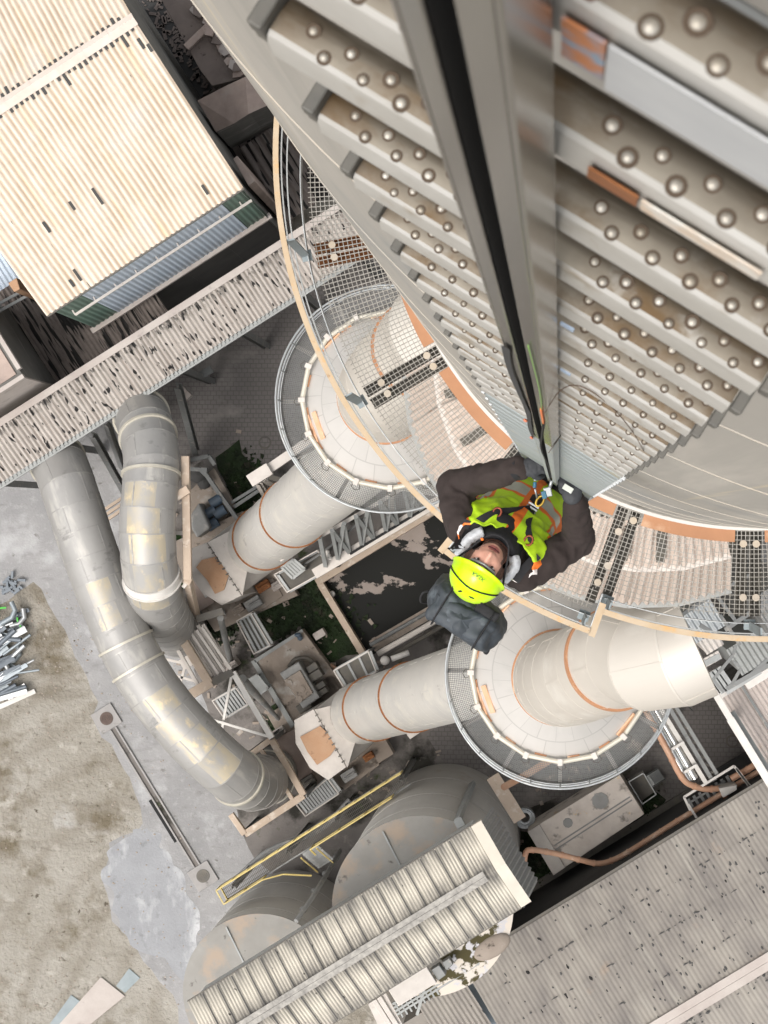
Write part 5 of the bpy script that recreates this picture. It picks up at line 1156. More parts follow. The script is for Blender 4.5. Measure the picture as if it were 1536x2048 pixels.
for x, y, s in ((652, 1118, .12), (656, 1110, .1), (660, 1116, .08), (655, 1104, .09), (650, 1112, .08)): b.ball(P(x, y, 6.4), s, s, s, seg=10, rings=6)
tag(b.build('white_valve', m_white, None, smooth=180), 'small white branched valve beside the lattice girder', 'valve')
b = MB(); b.org = P(790, 1320, 0); b.tube([P(766, 1326, 3), P(775, 1318, 3)], .14, 10); b.tube([P(783, 1318, 3), P(818, 1305, 3)], .12, 10); b.ball(P(770, 1321, 3.05), .2, .2, .2, seg=10, rings=6); tag(b.build('white_fitting', m_white, None, smooth=180), 'bright white pipe fitting by the lower inlet duct at the basin edge', 'fitting')
b = MB(); b.org = P(664, 1188, 0); b.ball(P(664, 1188, .3), .14, .14, .1, seg=10, rings=6); tag(b.build('round_lamp', m_white, None, smooth=180), 'small white dome on the basin kerb', 'lamp')
# trestle below the short duct
ts_ = thing('trestle', 'tan steel trestle with crossed braces and a bundle of pale bars below the short duct', 'trestle', P(400, 1300, 0)); zt = 6.0
b = MB(); b.beam(P(326, 1214, zt), P(419, 1366, zt), .34, .35); b.beam(P(298, 1232, zt + .02), P(330, 1211, zt + .02), .3, .35); b.beam(P(383, 1388, zt - .02), P(424, 1363, zt - .02), .4, .4); b.build('frame_beam', m_tan, ts_, bevel=.02)
b = MB(); b.beam(P(340, 1272, zt - .6), P(397, 1372, zt - .6), .14, .14); b.build('stringer', m_pale, ts_)
b = MB()
for p, q in (((328, 1318), (385, 1330)), ((372, 1325), (360, 1370)), ((333, 1300), (342, 1275)), ((372, 1326), (392, 1305)), ((345, 1350), (390, 1362))): b.beam(P(*p, zt - 1.4), P(*q, zt - 1.4), .1, .08)
b.box(P(372, 1325, zt - 1.35), AX, BX, UP, .22, .22, .05); b.build('cross_brace', m_pale, ts_)
b = MB()
for i in range(4): b.beam(P(376 + i * 10, 1262 - i * 6 + (i % 2) * 5, zt - .3 + i * .1), P(432 + i * 8.6, 1350 - i * 5.4, zt - .3 + i * .1), .14, .12); b.beam(P(372 + i * 10.5, 1272 - i * 6, zt - .15 + i * .1), P(424 + i * 12.6, 1352 - i * 4.5, zt + i * .1 - .15), .11, .1)
b.build('pale_bar', m_pale, ts_)
for p, q in (((394, 1238), (447, 1222)), ((424, 1366), (466, 1343))): b = MB(); b.ibeam(P(*p, zt), P(*q, zt), .28, .3); b.build('end_beam', m_dsteel, ts_)
b = MB()
for e in range(6): b.beam(P(302 + e * 4, 1276 + e * 5.6 - 8, 4), P(352 + e * 2, 1248 + e * 5.6 - 8, 4), .10, .06)
b.build('deck_slat', m_tangrate, ts_)
b = MB()
for x, y in ((330, 1220), (415, 1362), (444, 1226), (462, 1344)): b.ibeam(P(x, y, 0), P(x, y, zt - .2), .24, .24)
b.build('trestle_leg', m_steel, ts_)
po = thing('grey_pole', 'round grey pole leaning beside the trestle bars', 'pole', P(455, 1290, 0)); b = MB(); b.tube([P(441, 1236, 6), P(462, 1326, .2)], .13, 12); b.build('pole_shaft', m_machine, po, smooth=40)
b = MB(); b.box(P(463, 1327, .1), AX, BX, UP, .35, .2, .1); b.build('pole_foot', m_conc, po)
wb2 = thing('white_brace', 'white diagonal beam with thin cross ties beyond the trestle', 'brace', P(505, 1410, 0)); b = MB(); b.beam(P(466, 1344, 6), P(544, 1476, 6), .22, .25); b.build('main_beam', m_white, wb2)
b = MB(); b.beam(P(463, 1352, 5.8), P(444, 1460, 3), .1, .1); b.beam(P(430, 1441, 3.4), P(541, 1474, 5.6), .1, .1); b.build('tie', m_white, wb2); b = MB(); b.ibeam(P(542, 1473, 0), P(542, 1473, 5.8), .22, .22); b.build('brace_leg', m_steel, wb2)
b = MB(); b.org = P(525, 1400, 0); b.tube([P(484, 1358, 4.4), P(566, 1448, .4)], [.20, .07], 12); tag(b.build('slanted_tube', m_machine, None, smooth=40), 'grey tapered tube leaning beside the motor slab edge', 'tube')
# frame around the foot of the long duct
ff = thing('support_steelwork', 'tan square steel frame around the foot of the long grey duct', 'frame', P(540, 1580, 0)); zf = 4.6; q = PT([(497, 1512), (543, 1478), (608, 1590), (490, 1668)], zf); b = MB()
b.beam(q[0], q[1], .24, .3); b.beam(q[1] + UP * .02, q[2] + UP * .02, .26, .3); b.beam(q[2], q[3], .28, .3); b.beam(q[3] + UP * .02, P(462, 1628, zf + .02), .24, .3); b.beam(P(523, 1500, zf + .05), P(586, 1600, zf + .05), .16, .25); b.build('frame_beam', m_tan, ff, bevel=.02)
b = MB()
for p in q: b.ibeam(Vector((p.x, p.y, 0)), p - UP * .16, .22, .22)
b.build('frame_leg', m_steel, ff); b = MB(); b.box(P(556, 1552, zf + .3), AX, BX, UP, .2, .12, .14); b.build('lug', m_yellow, ff)
b = MB(); b.org = P(600, 1500, 0); b.prism(PT([(550, 1478), (600, 1452), (630, 1560), (600, 1580), (580, 1540)], 1.2), 0, 1.2); tag(b.build('foundation_block', m_pinkconc, None, bevel=.03), 'dusty pink concrete base under the lower fan casing', 'plinth')
b = MB(); b.org = P(612, 1500, 0); b.beam(P(596, 1484, 2.5), P(624, 1531, 2.5), .14, .14); tag(b.build('white_tube', m_white, None), 'short bright white bar beside the lower rusty cover', 'bar')
b = MB(); b.org = P(395, 1170, 0); b.beam(P(386, 1146, 2.5), P(414, 1194, 2.5), .14, .14); tag(b.build('white_tube', m_white, None), 'short bright white bar beside the upper torn rusty cover', 'bar')
b = MB(); b.org = P(410, 1195, 0); b.prism(PT([(380, 1160), (392, 1150), (430, 1205), (400, 1222)], 1.1), 0, 1.1); tag(b.build('foundation_block', m_pinkconc, None, bevel=.03), 'dusty pink concrete base under the upper fan casing', 'plinth')
b = MB(); b.org = P(540, 1200, 0); b.prism(PT([(455, 1212), (545, 1155), (566, 1192), (490, 1242)], 1.0), 0, 1.0); tag(b.build('side_base', m_slab, None, bevel=.03), 'beige concrete apron below the upper square transition', 'plinth')
b = MB(); b.org = P(755, 1540, 0); b.prism(PT([(660, 1555), (745, 1497), (760, 1530), (690, 1580)], .9), 0, .9); tag(b.build('side_base', m_slab, None, bevel=.03), 'beige concrete apron below the lower square transition', 'plinth')
pb = thing('pipe_bracket', 'rusty pipe run from the upper silo side to the ring walkway', 'pipe', P(1050, 1570, 0)); b = MB(); b.tube([P(1008, 1574, 12), P(1058, 1546, 14), P(1100, 1520, 16)], .13, 10); b.build('pipe_run', m_orangepipe, pb, smooth=40)
b = MB(); b.beam(P(985, 1552, 11), P(1040, 1640, 11), .5, .12); b.build('bracket_plate', m_tan, pb)
b = MB(); b.ring(P(1050, 1634, 1), .28, .42, 0, .5, 24); b.ring(P(1050, 1634, 1.5), .2, .3, 0, .2, 24); b.org = P(1050, 1634, 0); tag(b.build('pipe_stub', m_galv, None, smooth=40), 'ringed grey pipe stub between the silo and the container', 'pipe')
b = MB(); b.org = P(1035, 1725, 0)
for y in (1712, 1722): b.beam(P(1018, y, 7), P(1046, y, 7), .12, .1)
b.beam(P(1022, 1738, 7), P(1048, 1738, 7), .08, .08); tag(b.build('silo_bracket', m_pale), 'pale bracket bars between the tall silo and the salmon pipe', 'bracket')
b = MB(); b.beam(P(820, 1468, 7), P(905, 1410, 9), .32, .3); b.org = P(860, 1440, 0); tag(b.build('duct_support', m_pale), 'pale support beam under the lower inlet duct', 'beam')
# yellow walkway over the silos
yw = thing('yellow_walkway', 'catwalk with yellow handrails running past the silos', 'walkway', P(620, 1660, 0)); zy = 8.0; b = MB()
y0, y1 = P(441, 1772, zy), P(805, 1541, zy); y2 = P(456, 1799, zy); off = y2 - y0; yl = y1 - y0
b.beam(y0 + UP * 1.1, y1 + UP * 1.1, .052, .052); b.beam(y0 + UP * .1, y1 + UP * .1, .03, .2); b.beam(y0 + UP * 1.1, y2 + UP * 1.1, .052, .052); b.beam(y0 + UP * .1, y2 + UP * .1, .03, .2); b.beam(y0 + UP * .6, y1 + UP * .6, .04, .04)
e1, e2, e3 = y0 + off + yl * .21, y0 + off + yl * .30, y0 + off + yl * .40
b.beam(y2 + UP * 1.1, e1 + UP * 1.1, .052, .052); b.beam(y2 + UP * .1, e1 + UP * .1, .03, .2); b.beam(e1 + UP * 1.1, e2 + BX * .25 + UP * .9, .052, .052); b.beam(e2 + BX * .25 + UP * .9, e3 + BX * .9 + UP * .5, .06, .06)
f1, f2 = y0 + off + yl * .47, y0 + off + yl * .91; b.beam(f1 + UP * 1.1, f2 + UP * 1.1, .052, .052); b.beam(f1 + UP * .1, f2 + UP * .1, .03, .2); b.beam(f1 + UP * 1.1, f1 + BX * .3 + UP * .7, .06, .06)
for i in range(13): b.beam(y0 + yl * i / 12, y0 + yl * i / 12 + UP * 1.1, .045, .045)
for x in (y2, e1, f1, f2, y2.lerp(e1, .5), f1.lerp(f2, .33), f1.lerp(f2, .66)): b.beam(x, x + UP * 1.1, .045, .045)
b.build('hand_rail', m_yellow, yw)
b = MB(); n = 120
for i in range(n): p = y0 + yl * (i / n); b.beam(p + off * .05, p + off * .95, .012, .03)
for e in (.05, .3, .55, .8, .95): b.beam(y0 + off * e - UP * .02, y1 + off * e - UP * .02, .02, .03)
b.build('deck_grating', m_dsteel, yw)
b = MB()
for s in (0, 1): b.beam(y0 + off * s - UP * .1, y1 + off * s - UP * .1, .06, .14)
b.build('side_beam', m_steel, yw)
b = MB()
for i in range(7): f_ = i / 7; b.beam(f1 + BX * (.1 + f_ * .9) - AX * .5 - UP * f_ * 1.5 + UP * .2, f1 + BX * (.1 + f_ * .9) + AX * .2 - UP * f_ * 1.5 + UP * .2, .14, .03)
b.build('stair_flight', m_steel, yw)
b = MB()
for s in (-.5, .2): b.beam(f1 + AX * s + BX * .1 + UP * .9, f1 + AX * s + BX * 1.0 - UP * .6, .05, .05)
b.build('stair_rail', m_yellow, yw)
b = MB()
for f_ in (.05, .35, .62, .97): p = y0 + yl * f_ + off * .5; b.ibeam(Vector((p.x, p.y, 0)), p - UP * .18, .18, .18)
b.build('walkway_leg', m_steel, yw)
b = MB(); b.tube(crom([P(470, 1760, 3), P(540, 1700, 3), P(640, 1660, 3), P(700, 1600, 3)], 6), .12, 8); b.org = P(560, 1690, 0); tag(b.build('ground_pipe', m_machine, None, smooth=40), 'thin grey pipe curving under the yellow walkway', 'pipe')

# ---------------------------------------------------------------- scrap heap and loose sheets on the soil
random.seed(21)
lab = {'pipe': 'scrap length of silvery pipe on the scrap heap at the left edge', 'sheet': 'scrap strip of grey metal sheet on the scrap heap at the left edge', 'elbow': 'scrap bent duct piece on the scrap heap at the left edge'}
m_scrap = [mat('scrap_a', (.42, .43, .43), .4, .6, var=((.45, .47, .48), 5, 2)), mat('scrap_b', (.10, .12, .14), .5, .3, var=((.16, .18, .2), 3, 2)), mat('scrap_c', (.30, .34, .36), .5, .4, var=((.22, .25, .27), 3, 2))]
for i in range(46):
    t = i / 46; x = random.uniform(-30, 42 - 10 * abs(t - .5)); y = 1232 + t * 172 + random.uniform(-8, 8); ang = R(28 + random.gauss(0, 14)); z = .12 + random.uniform(0, .5); L_ = random.uniform(.4, 1.1)
    d = Vector((math.cos(ang), math.sin(ang), random.uniform(-.1, .1))).normalized(); p = P(x, y, z); b = MB(); b.org = p; kind = random.choice(('pipe', 'sheet', 'sheet', 'pipe', 'elbow')); e = UP.cross(d)
    if kind == 'pipe':
        r_ = random.uniform(.04, .11); b.ring(p - d * L_, r_ * .88, r_, 0, 2 * L_, 12, axis=d)
    elif kind == 'sheet':
        w_ = random.uniform(.06, .16); 
        b.box(p, d, e, d.cross(e), L_, w_, .012); b.box(p + e * w_ + UP * .05, d, e, d.cross(e), L_, .01, .05)
    else:
        b.tube([p - d * L_ * .6, p, p + (d * .7 + e * .5) * .4, p + (d * .5 + e) * .6], .11, 12)
    o = b.build('scrap_' + kind, m_scrap[(0, 1, 2, 2, 1, 1, 0)[i % 7]], None, smooth=40); tag(o, lab[kind], 'scrap', 'pieces of metal on the scrap heap')
    mx = 0
for a_, b_, w_, lb in (((-14, 1420), (70, 1382), .2, 'long bright strip lying along the lower edge of the scrap heap'), ((14, 1392), (52, 1374), .34, 'short bright plate above the long strip at the foot of the scrap heap')):
    b = MB(); b.org = P(*a_, 0); b.beam(P(*a_, .1), P(*b_, .1), w_, .06); tag(b.build('bright_strip', m_silver if w_ > .3 else m_white), lb, 'strip')
for i, (x, y, q) in enumerate((((36), 1245, 2.2), (39, 1258, .9), (2, 1216, .55))):
    b = MB(); p = P(x, y, .35); d = Vector((math.cos(q), math.sin(q), 0)); b.org = p; b.tube([p - d * .22, p, p + d * .2 + Vector((d.y, -d.x, 0)) * .1], .04, 8); tag(b.build('green_tube', m_green, None, smooth=40), 'bright green plastic offcut on top of the scrap heap', 'offcut', 'green offcuts')
b = MB(); 
for i in range(26):
    p = P(22 + random.gauss(0, 10), 1172 + random.gauss(0, 9), random.uniform(.02, .2)); a_ = random.uniform(0, 6.3); b.box(p, Vector((math.cos(a_), math.sin(a_), 0)), Vector((-math.sin(a_), math.cos(a_), 0)), UP, random.uniform(.05, .22), .05, .05)
b.org = P(22, 1172, 0); tag(b.build('rubbish_heap', m_scrap[1]), 'small dark rubbish heap on the concrete above the scrap pile', 'rubbish', None, 'stuff')
for pp, m_, lb in ((((202, 1954), (250, 1992), (130, 2090), (95, 2075)), m_white_roof, 'large pale sheet lying on the soil at the bottom left'), (((258, 1937), (280, 1956), (250, 1986), (232, 1972)), m_sheetblue, 'small blue grey sheet beside the top corner of the large pale sheet'), (((142, 1990), (162, 2004), (120, 2060), (98, 2050)), m_sheetblue, 'long blue grey sheet along the left side of the large pale sheet')):
    q = PT(pp, .06); b = MB(); b.org = q[0]; b.prism(q, .03, .06 if m_ != m_white_roof else .09); tag(b.build('loose_sheet', m_ if m_ is not m_white_roof else m_conc), lb, 'sheet')
random.seed(4); b = MB()
for i in range(900):
    x, y = random.uniform(-20, 400), random.uniform(1180, 2048)
    if random.random() < .5 and not (x < 180 and y < 1500): 
        continue
    s = random.uniform(.015, .05); p = P(x, y, .01); b.ball(p, s * random.uniform(.8, 1.6), s, s * .7, seg=5, rings=3)
tag(b.build('stones', m_slab), 'scattered small stones over the soil yard', 'stones', None, 'stuff')

# ---------------------------------------------------------------- the climber
from mathutils.bvhtree import BVHTree
def W(px, py, d): return P(px, py, HC - d)
def fuse(mb, name, m, parent, voxel=.01, smooth=6, amp=0., freq=9., amp2=0., freq2=30., paint=None):
    "fuse overlapping volumes into one continuous skin, then add folds"
    me = bpy.data.meshes.new('t'); me.from_pydata([tuple(v) for v in mb.v], [], mb.f); o = bpy.data.objects.new('t', me); col.objects.link(o)
    r = o.modifiers.new('r', 'REMESH'); r.mode = 'VOXEL'; r.voxel_size = voxel; r.use_smooth_shade = True
    if smooth: s = o.modifiers.new('s', 'SMOOTH'); s.iterations = smooth; s.factor = .5
    dg = bpy.context.evaluated_depsgraph_get(); dg.update(); ev_ = o.evaluated_get(dg); m2 = bpy.data.meshes.new_from_object(ev_)
    vs = [v.co.copy() for v in m2.vertices]; ns = [v.normal.copy() for v in m2.vertices]; fs = [tuple(p.vertices) for p in m2.polygons]
    bpy.data.objects.remove(o); bpy.data.meshes.remove(me); bpy.data.meshes.remove(m2)
    out = MB()
    if amp or amp2:
        for i, (v, n) in enumerate(zip(vs, ns)):
            h = 0
            if amp: h += amp * (1 - 2 * abs(noise.noise(v * freq)))
            if amp2: h += amp2 * noise.noise(v * freq2)
            vs[i] = v + n * h
    out.v = vs; out.f = [list(f) for f in fs]
    if paint:
        for i, f in enumerate(fs):
            c = sum((vs[j] for j in f), Vector()) / len(f); k = paint(c)
            if k: out.mi[i] = k
    SURF.append((vs, fs))
    return out.build(name, m, parent, smooth=180)
SURF = []
skin = mat('skin', (.68, .38, .285), .5, var=((.60, .29, .21), 22, 2)); beard = mat('stubble', (.17, .09, .065), .8, var=((.10, .055, .04), 90, 2)); lipm = mat('lips', (.42, .13, .12), .45); teeth = mat('mouth_dark', (.10, .03, .03), .6)
jack = mat('brown_jacket', (.024, .016, .014), .9, var=((.040, .029, .026), 9, 2), bump=.3, bscale=120, bumpd=.003)
blk = mat('black_fabric', (.009, .009, .011), .8, var=((.02, .02, .022), 20, 2)); hiv = mat('hi_vis_yellow', (.60, .90, .02), .6, var=((.42, .70, .02), 9, 2)); ora = mat('hi_vis_orange', (.90, .20, .025), .6); silv = mat('reflective_stripe', (.50, .53, .48), .4, .3); paleref = mat('bright_reflective', (.86, .80, .76), .4)
bag = mat('grey_rucksack', (.055, .067, .08), .65, var=((.03, .036, .043), 7, 2.2), layers=[dict(c=(.13, .155, .175), s=9, lo=.56, hi=.7)])
helm = mat('fluorescent_shell', (.60, .92, .01), .22, var=((.50, .86, .005), 6, 2)); glove = mat('grey_glove', (.022, .024, .027), .7, var=((.042, .045, .05), 30, 2)); whit = mat('white_hood', (.70, .72, .74), .7, var=((.5, .52, .55), 40, 2))
per = thing('person', 'climber in a fluorescent helmet, brown jacket and hi-vis vest gripping the ladder', 'person', W(1040, 1040, 11.2))
HF = (NX * .35 + UP * .937).normalized(); HCv = (-NX * .937 + UP * .35).normalized(); HX = TX
HO = W(966, 1134, 9.30)
def H(x, y, z): return HO + HX * x + HF * y + HCv * z
NB = W(994, 1100, 9.47); CH = W(1016, 1066, 9.70); BE = W(1046, 1022, 10.0); HP = W(1070, 1006, 10.3)
LS, LE, LW = W(928, 1052, 9.53), W(906, 972, 9.62), W(1047, 934, 9.41)
RS, RE, RW = W(1050, 1146, 9.53), W(1158, 1082, 9.62), W(1149, 1002, 9.38)
# --- body, one skin: head, neck, trunk, arms, legs
b = MB(); vs = []; fs = []; RG, SG = 60, 72
def g2(x, s): return math.exp(-(x / s) ** 2)
for i in range(RG + 1):
    th = -math.pi / 2 + math.pi * i / RG
    for k in range(SG):
        ph = 2 * math.pi * k / SG; x, y, z = math.cos(th) * math.sin(ph), math.cos(th) * math.cos(ph), math.sin(th)
        X, Y, Z = x * .076, y * .096, z * .118
        if Z < 0: X *= 1 - .30 * (-z) ** 1.6; Y *= 1 - .06 * (-z)
        if y > 0:
            Y += .030 * g2(X, .013) * (g2(Z + .030, .017) + .6 * g2(Z + .006, .022)) + .010 * (g2(X - .016, .009) + g2(X + .016, .009)) * g2(Z + .036, .009)
            Y -= .012 * (g2(X - .032, .016) + g2(X + .032, .016)) * g2(Z - .012, .013)
            Y += .006 * g2(Z - .036, .012) * g2(X, .05)
            Y += .009 * g2(X, .026) * (g2(Z + .056, .007) + g2(Z + .071, .008)) - .007 * g2(X, .024) * g2(Z + .0635, .0035)
            Y += .012 * g2(X, .022) * g2(Z + .098, .014)
            Y += .007 * (g2(X - .045, .02) + g2(X + .045, .02)) * g2(Z + .022, .02)
        vs.append(H(X, Y, Z))
for i in range(RG):
    for k in range(SG):
        k2 = (k + 1) % SG; fs.append((i * SG + k, i * SG + k2, (i + 1) * SG + k2, (i + 1) * SG + k))
b.add(vs, fs)
for s in (-1, 1): b.ball(H(s * .079, -.005, -.012), .012, .022, .034, HX, HF, HCv, 12, 8)
b.tube([HO - HCv * .05 - HF * .03, NB, CH], [.058, .062, .09], 20)
def tors(mb, g_): 
    fn = (CH - HP).normalized(); mb.tube([NB, NB.lerp(CH, .45), CH, BE, HP], [(.10 * g_, .08 * g_), (.175 * g_, .105 * g_), (.185 * g_, .118 * g_), (.165 * g_, .115 * g_), (.17 * g_, .12 * g_)], 28)
def limb(mb, pts, rs): 
    mb.tube(crom(pts, 4), [rs[0] + (rs[-1] - rs[0]) * i / (4 * (len(pts) - 1)) for i in range(4 * (len(pts) - 1) + 1)], 16)
    for p, r_ in zip(pts, rs): mb.ball(p, r_, r_, r_, seg=14, rings=10)
tors(b, .86)
for S, E_, Wr in ((LS, LE, LW), (RS, RE, RW)):
    limb(b, [NB.lerp(S, .6) - UP * .05, S, E_], [.05, .055, .042]); limb(b, [E_, Wr], [.042, .028])
LK, LF, RK, RF = HP - TX * .12 + NX * .14 - UP * .34, LP(-.19, .10, 11.14), HP + TX * .12 + NX * .14 - UP * .34, LP(-.02, .10, 11.14)
for s, Kn, Ft in ((-1, LK, LF), (1, RK, RF)):
    limb(b, [HP + TX * s * .09, Kn], [.085, .058]); limb(b, [Kn, Ft + UP * .08], [.055, .04]); 
RH, RKn = W(1144, 988, 9.345), W(1136, 970, 9.35)
LH, LKn = W(1062, 934, 9.40), W(1078, 929, 9.40)
b.ball(RH, .04, .045, .016, TX, NX, UP); b.ball(LH, .04, .04, .016, TX, NX, UP)
def paint(c):
    q = c - HO; X, Y, Z = q.dot(HX), q.dot(HF), q.dot(HCv)
    if q.length > .2 or Y < -.06: return 0
    if abs(Z + .0635) < .0035 and abs(X) < .027 and Y > .05: return 3
    if abs(Z + .064) < .014 and abs(X) < .028 * (1 - abs(Z + .064) / .03) and Y > .05: return 2
    if Z < -.030 and (abs(X) > .052 + .25 * (Z + .07) * (Z < -.07) or Z < -.088) and Z > -.14: return 1
    if abs(X) > .062 and Z < .03: return 1
    if abs(Z - .034 - .06 * abs(abs(X) - .03)) < .0045 and .012 < abs(X) < .055 and Y > .03: return 1
    return 0
fuse(b, 'body', (skin, beard, lipm, teeth), per, .0045, 3, paint=paint)
for s in (-1, 1):
    e = MB(); e.ball(H(s * .032, .076, .011), .013, .012, .008, HX, HF, HCv, 14, 10); eo = e.build('eye', mat('eye_white', (.55, .5, .47), .3), per, smooth=180)
    e = MB(); e.ball(H(s * .032, .0865, .010), .006, .003, .006, HX, HF, HCv, 10, 6); e.build('iris', mat('iris', (.03, .02, .015), .2), eo, smooth=180)
    e = MB(); e.tube(crom([H(s * .048, .076, .013), H(s * .034, .089, .0205), H(s * .018, .083, .014)], 4), .0035, 6); e.build('eyelid', beard, per, smooth=180)
# --- clothes
b = MB(); tors(b, 1.0)
for S, E_, Wr in ((LS, LE, LW), (RS, RE, RW)):
    limb(b, [NB.lerp(S, .5) - UP * .06, S, E_.lerp(S, .45), E_], [.074, .074, .074, .064]); limb(b, [E_, E_.lerp(Wr, .55), Wr.lerp(E_, .06)], [.064, .055, .047])
fuse(b, 'jacket', jack, per, .008, 4, amp=.009, freq=15, amp2=.0045, freq2=34)
for Wr, E_ in ((LW, LE), (RW, RE)):
    c = MB(); a_ = (E_ - Wr).normalized(); c.ring(Wr + a_ * .012, .032, .0475, 0, .03, 24, axis=a_); c.build('cuff', blk, per, smooth=40)
b = MB()
for s, Kn, Ft in ((-1, LK, LF), (1, RK, RF)): limb(b, [HP + TX * s * .09, Kn], [.115, .08]); limb(b, [Kn, Ft + UP * .12], [.08, .065])
b.ball(HP, .19, .14, .13, TX, NX, UP); fuse(b, 'trousers', blk, per, .012, 4, amp=.005)
for Ft in (LF, RF):
    b = MB(); b.ball(Ft + UP * .04 + NX * .02, .048, .13, .05, TX, NX, UP); b.tube([Ft + UP * .05 - NX * .04, Ft + UP * .2 - NX * .03], .06, 14); fuse(b, 'boot', blk, per, .008, 3)
# vest: shell over the trunk with coloured panels
ax_ = [NB + (NB - CH) * .10, NB.lerp(CH, .30), NB.lerp(CH, .7), CH, CH.lerp(BE, .5), BE, BE.lerp(HP, .4)]
rd_ = [(.165, .085), (.222, .120), (.222, .136), (.203, .138), (.195, .138), (.186, .134), (.185, .135)]
axd = (HP - NB).normalized(); fr2 = TX.cross(axd).normalized(); fr2 = fr2 if fr2.z > 0 else -fr2
v = MB(); NA = 96; NSs = 60; vs = []; 
def interp(lst, t):
    x = t * (len(lst) - 1); i = min(int(x), len(lst) - 2); f_ = x - i
    return lst[i] * (1 - f_) + lst[i + 1] * f_ if not isinstance(lst[0], tuple) else tuple(p * (1 - f_) + q * f_ for p, q in zip(lst[i], lst[i + 1]))
for j in range(NSs + 1):
    t = j / NSs; c = interp(ax_, t); ra, rb = interp(rd_, t)
    for k in range(NA):
        ph = 2 * math.pi * k / NA; sx, sy = math.sin(ph), math.cos(ph)
        sx = math.copysign(abs(sx) ** .85, sx)
        p = c + TX * (sx * ra) + fr2 * (sy * rb); fold = .013 * (1 - 2 * abs(noise.noise(Vector((ph * 2.2, t * 7, 3.1))))) + .007 * noise.noise(Vector((ph * 5, t * 12, 1)))
        vs.append(p + (TX * sx + fr2 * sy) * fold)
for j in range(NSs):
    t = (j + .5) / NSs
    for k in range(NA):
        ph = (k + .5) * 360 / NA; ph = ph - 360 if ph > 180 else ph; a_ = abs(ph)
        if .22 < t < .56 and 66 < a_ < 112: continue          # arm holes
        m_ = 0
        if a_ < 3: m_ = 1
        elif .60 < t < .72: m_ = 1 if a_ > 52 else 2
        elif .57 < t < .60 or .72 < t < .745: m_ = 1
        elif .30 < t < .56 and 40 < a_ < 50: m_ = 2
        elif .30 < t < .58 and (37 < a_ < 40 or 50 < a_ < 53): m_ = 1
        elif t < .55 and 60 < a_ < 80: m_ = 1
        elif t < .3 and 80 <= a_ < 104: m_ = 3
        elif t < .55 and 80 <= a_ < 120: m_ = 1
        elif a_ > 118 and t < .4: m_ = 3 if a_ < 140 else 0
        k2 = (k + 1) % NA; v.add([], []); v.f.append([j * NA + k, j * NA + k2, (j + 1) * NA + k2, (j + 1) * NA + k]); 
        if m_: v.mi[len(v.f) - 1] = m_
v.v = vs; vo = v.build('vest', (hiv, ora, silv, paleref), per, smooth=180)
sol = vo.modifiers.new('Solid', 'SOLIDIFY'); sol.thickness = .004
SURF.append((vs, [tuple(f) for f in v.f]))
# standing collar, hood lining beside the face
b = MB(); b.ring(NB + (NB - CH).normalized() * .01, .075, .10, -.03, .055, 32, axis=(HO - NB).normalized()); b.ball(W(1004, 1056, 9.50), .075, .06, .05, TX, NX, UP); b.ball(W(975, 1052, 9.50), .07, .05, .05, TX, NX, UP); b.ball(W(1024, 1088, 9.5), .06, .05, .05, TX, NX, UP); fuse(b, 'collar', blk, per, .008, 4, amp=.004, freq=20)
b = MB()
for pts, r_ in ((((918, 1112), (932, 1088), (948, 1072), (966, 1064)), .022), (((1006, 1160), (1020, 1146), (1030, 1130), (1028, 1112)), .021)):
    b.tube(crom([W(x, y, 9.40) for x, y in pts], 4), [(r_, r_ * 1.7)] * 13, 12); 
fuse(b, 'hood_lining', whit, per, .005, 3, amp=.004, freq=40)
BV = []
def surf():
    allv = []; allf = []
    for vv, ff_ in SURF:
        o_ = len(allv); allv += vv; allf += [tuple(o_ + i for i in f) for f in ff_]
    return BVHTree.FromPolygons(allv, allf)
bvh = surf()
def S(px, py, off=.006, dmax=9.95):
    "the point of the climber's clothing seen at a photo pixel"
    d = (P(px, py, 0) - CAMP).normalized(); h = bvh.ray_cast(CAMP, d)
    if h[0] is None or (CAMP - h[0]).length > dmax + .1: return W(px, py, 9.6)
    return h[0] - d * off
def ribbon(pts, wdt, m, name, off=.006):
    q = crom([S(x, y, off) for x, y in pts], 6); b = MB(); vs = []
    for i, p in enumerate(q):
        t = (q[min(i + 1, len(q) - 1)] - q[max(i - 1, 0)]).normalized(); e = t.cross(UP).normalized() * (wdt / 2); vs += [p - e, p + e, p + e - UP * .004, p - e - UP * .004]
    n = len(q); b.add(vs, [(4 * i + a, 4 * i + (a + 1) % 4, 4 * i + 4 + (a + 1) % 4, 4 * i + 4 + a) for i in range(n - 1) for a in range(4)]); return b.build(name, m, per, smooth=40)
hs_ = []
ribbon([(922, 1092), (938, 1062), (962, 1040), (993, 1026), (1030, 1022), (1062, 1018)], .034, blk, 'harness_strap')
ribbon([(1046, 1140), (1056, 1108), (1058, 1080), (1054, 1050), (1062, 1020)], .034, blk, 'harness_strap')
ribbon([(1062, 1018), (1070, 1004), (1078, 990)], .05, blk, 'harness_strap')
ribbon([(917, 1098), (920, 1076), (936, 1040)], .036, blk, 'pack_strap', .012); ribbon([(1030, 1162), (1048, 1138), (1076, 1110)], .036, blk, 'pack_strap', .012)
rings = mat('rusty_ring', (.28, .07, .04), .4, .6)
for x, y, ex in ((994, 1025, 1), (1057, 1081, 1)):
    b = MB(); c = S(x, y, .016); pts = [c + TX * (.017 * math.cos(i * .5236)) + NX * (.021 * math.sin(i * .5236)) for i in range(13)]; b.tube(pts, .0045, 8, False); b.build('harness_ring', rings, per, smooth=180)
b = MB(); c = S(1064, 1016, .012)
for i in range(3): b.box(c + NX * (i * .014 - .014), TX, NX, UP, .026, .005, .006)
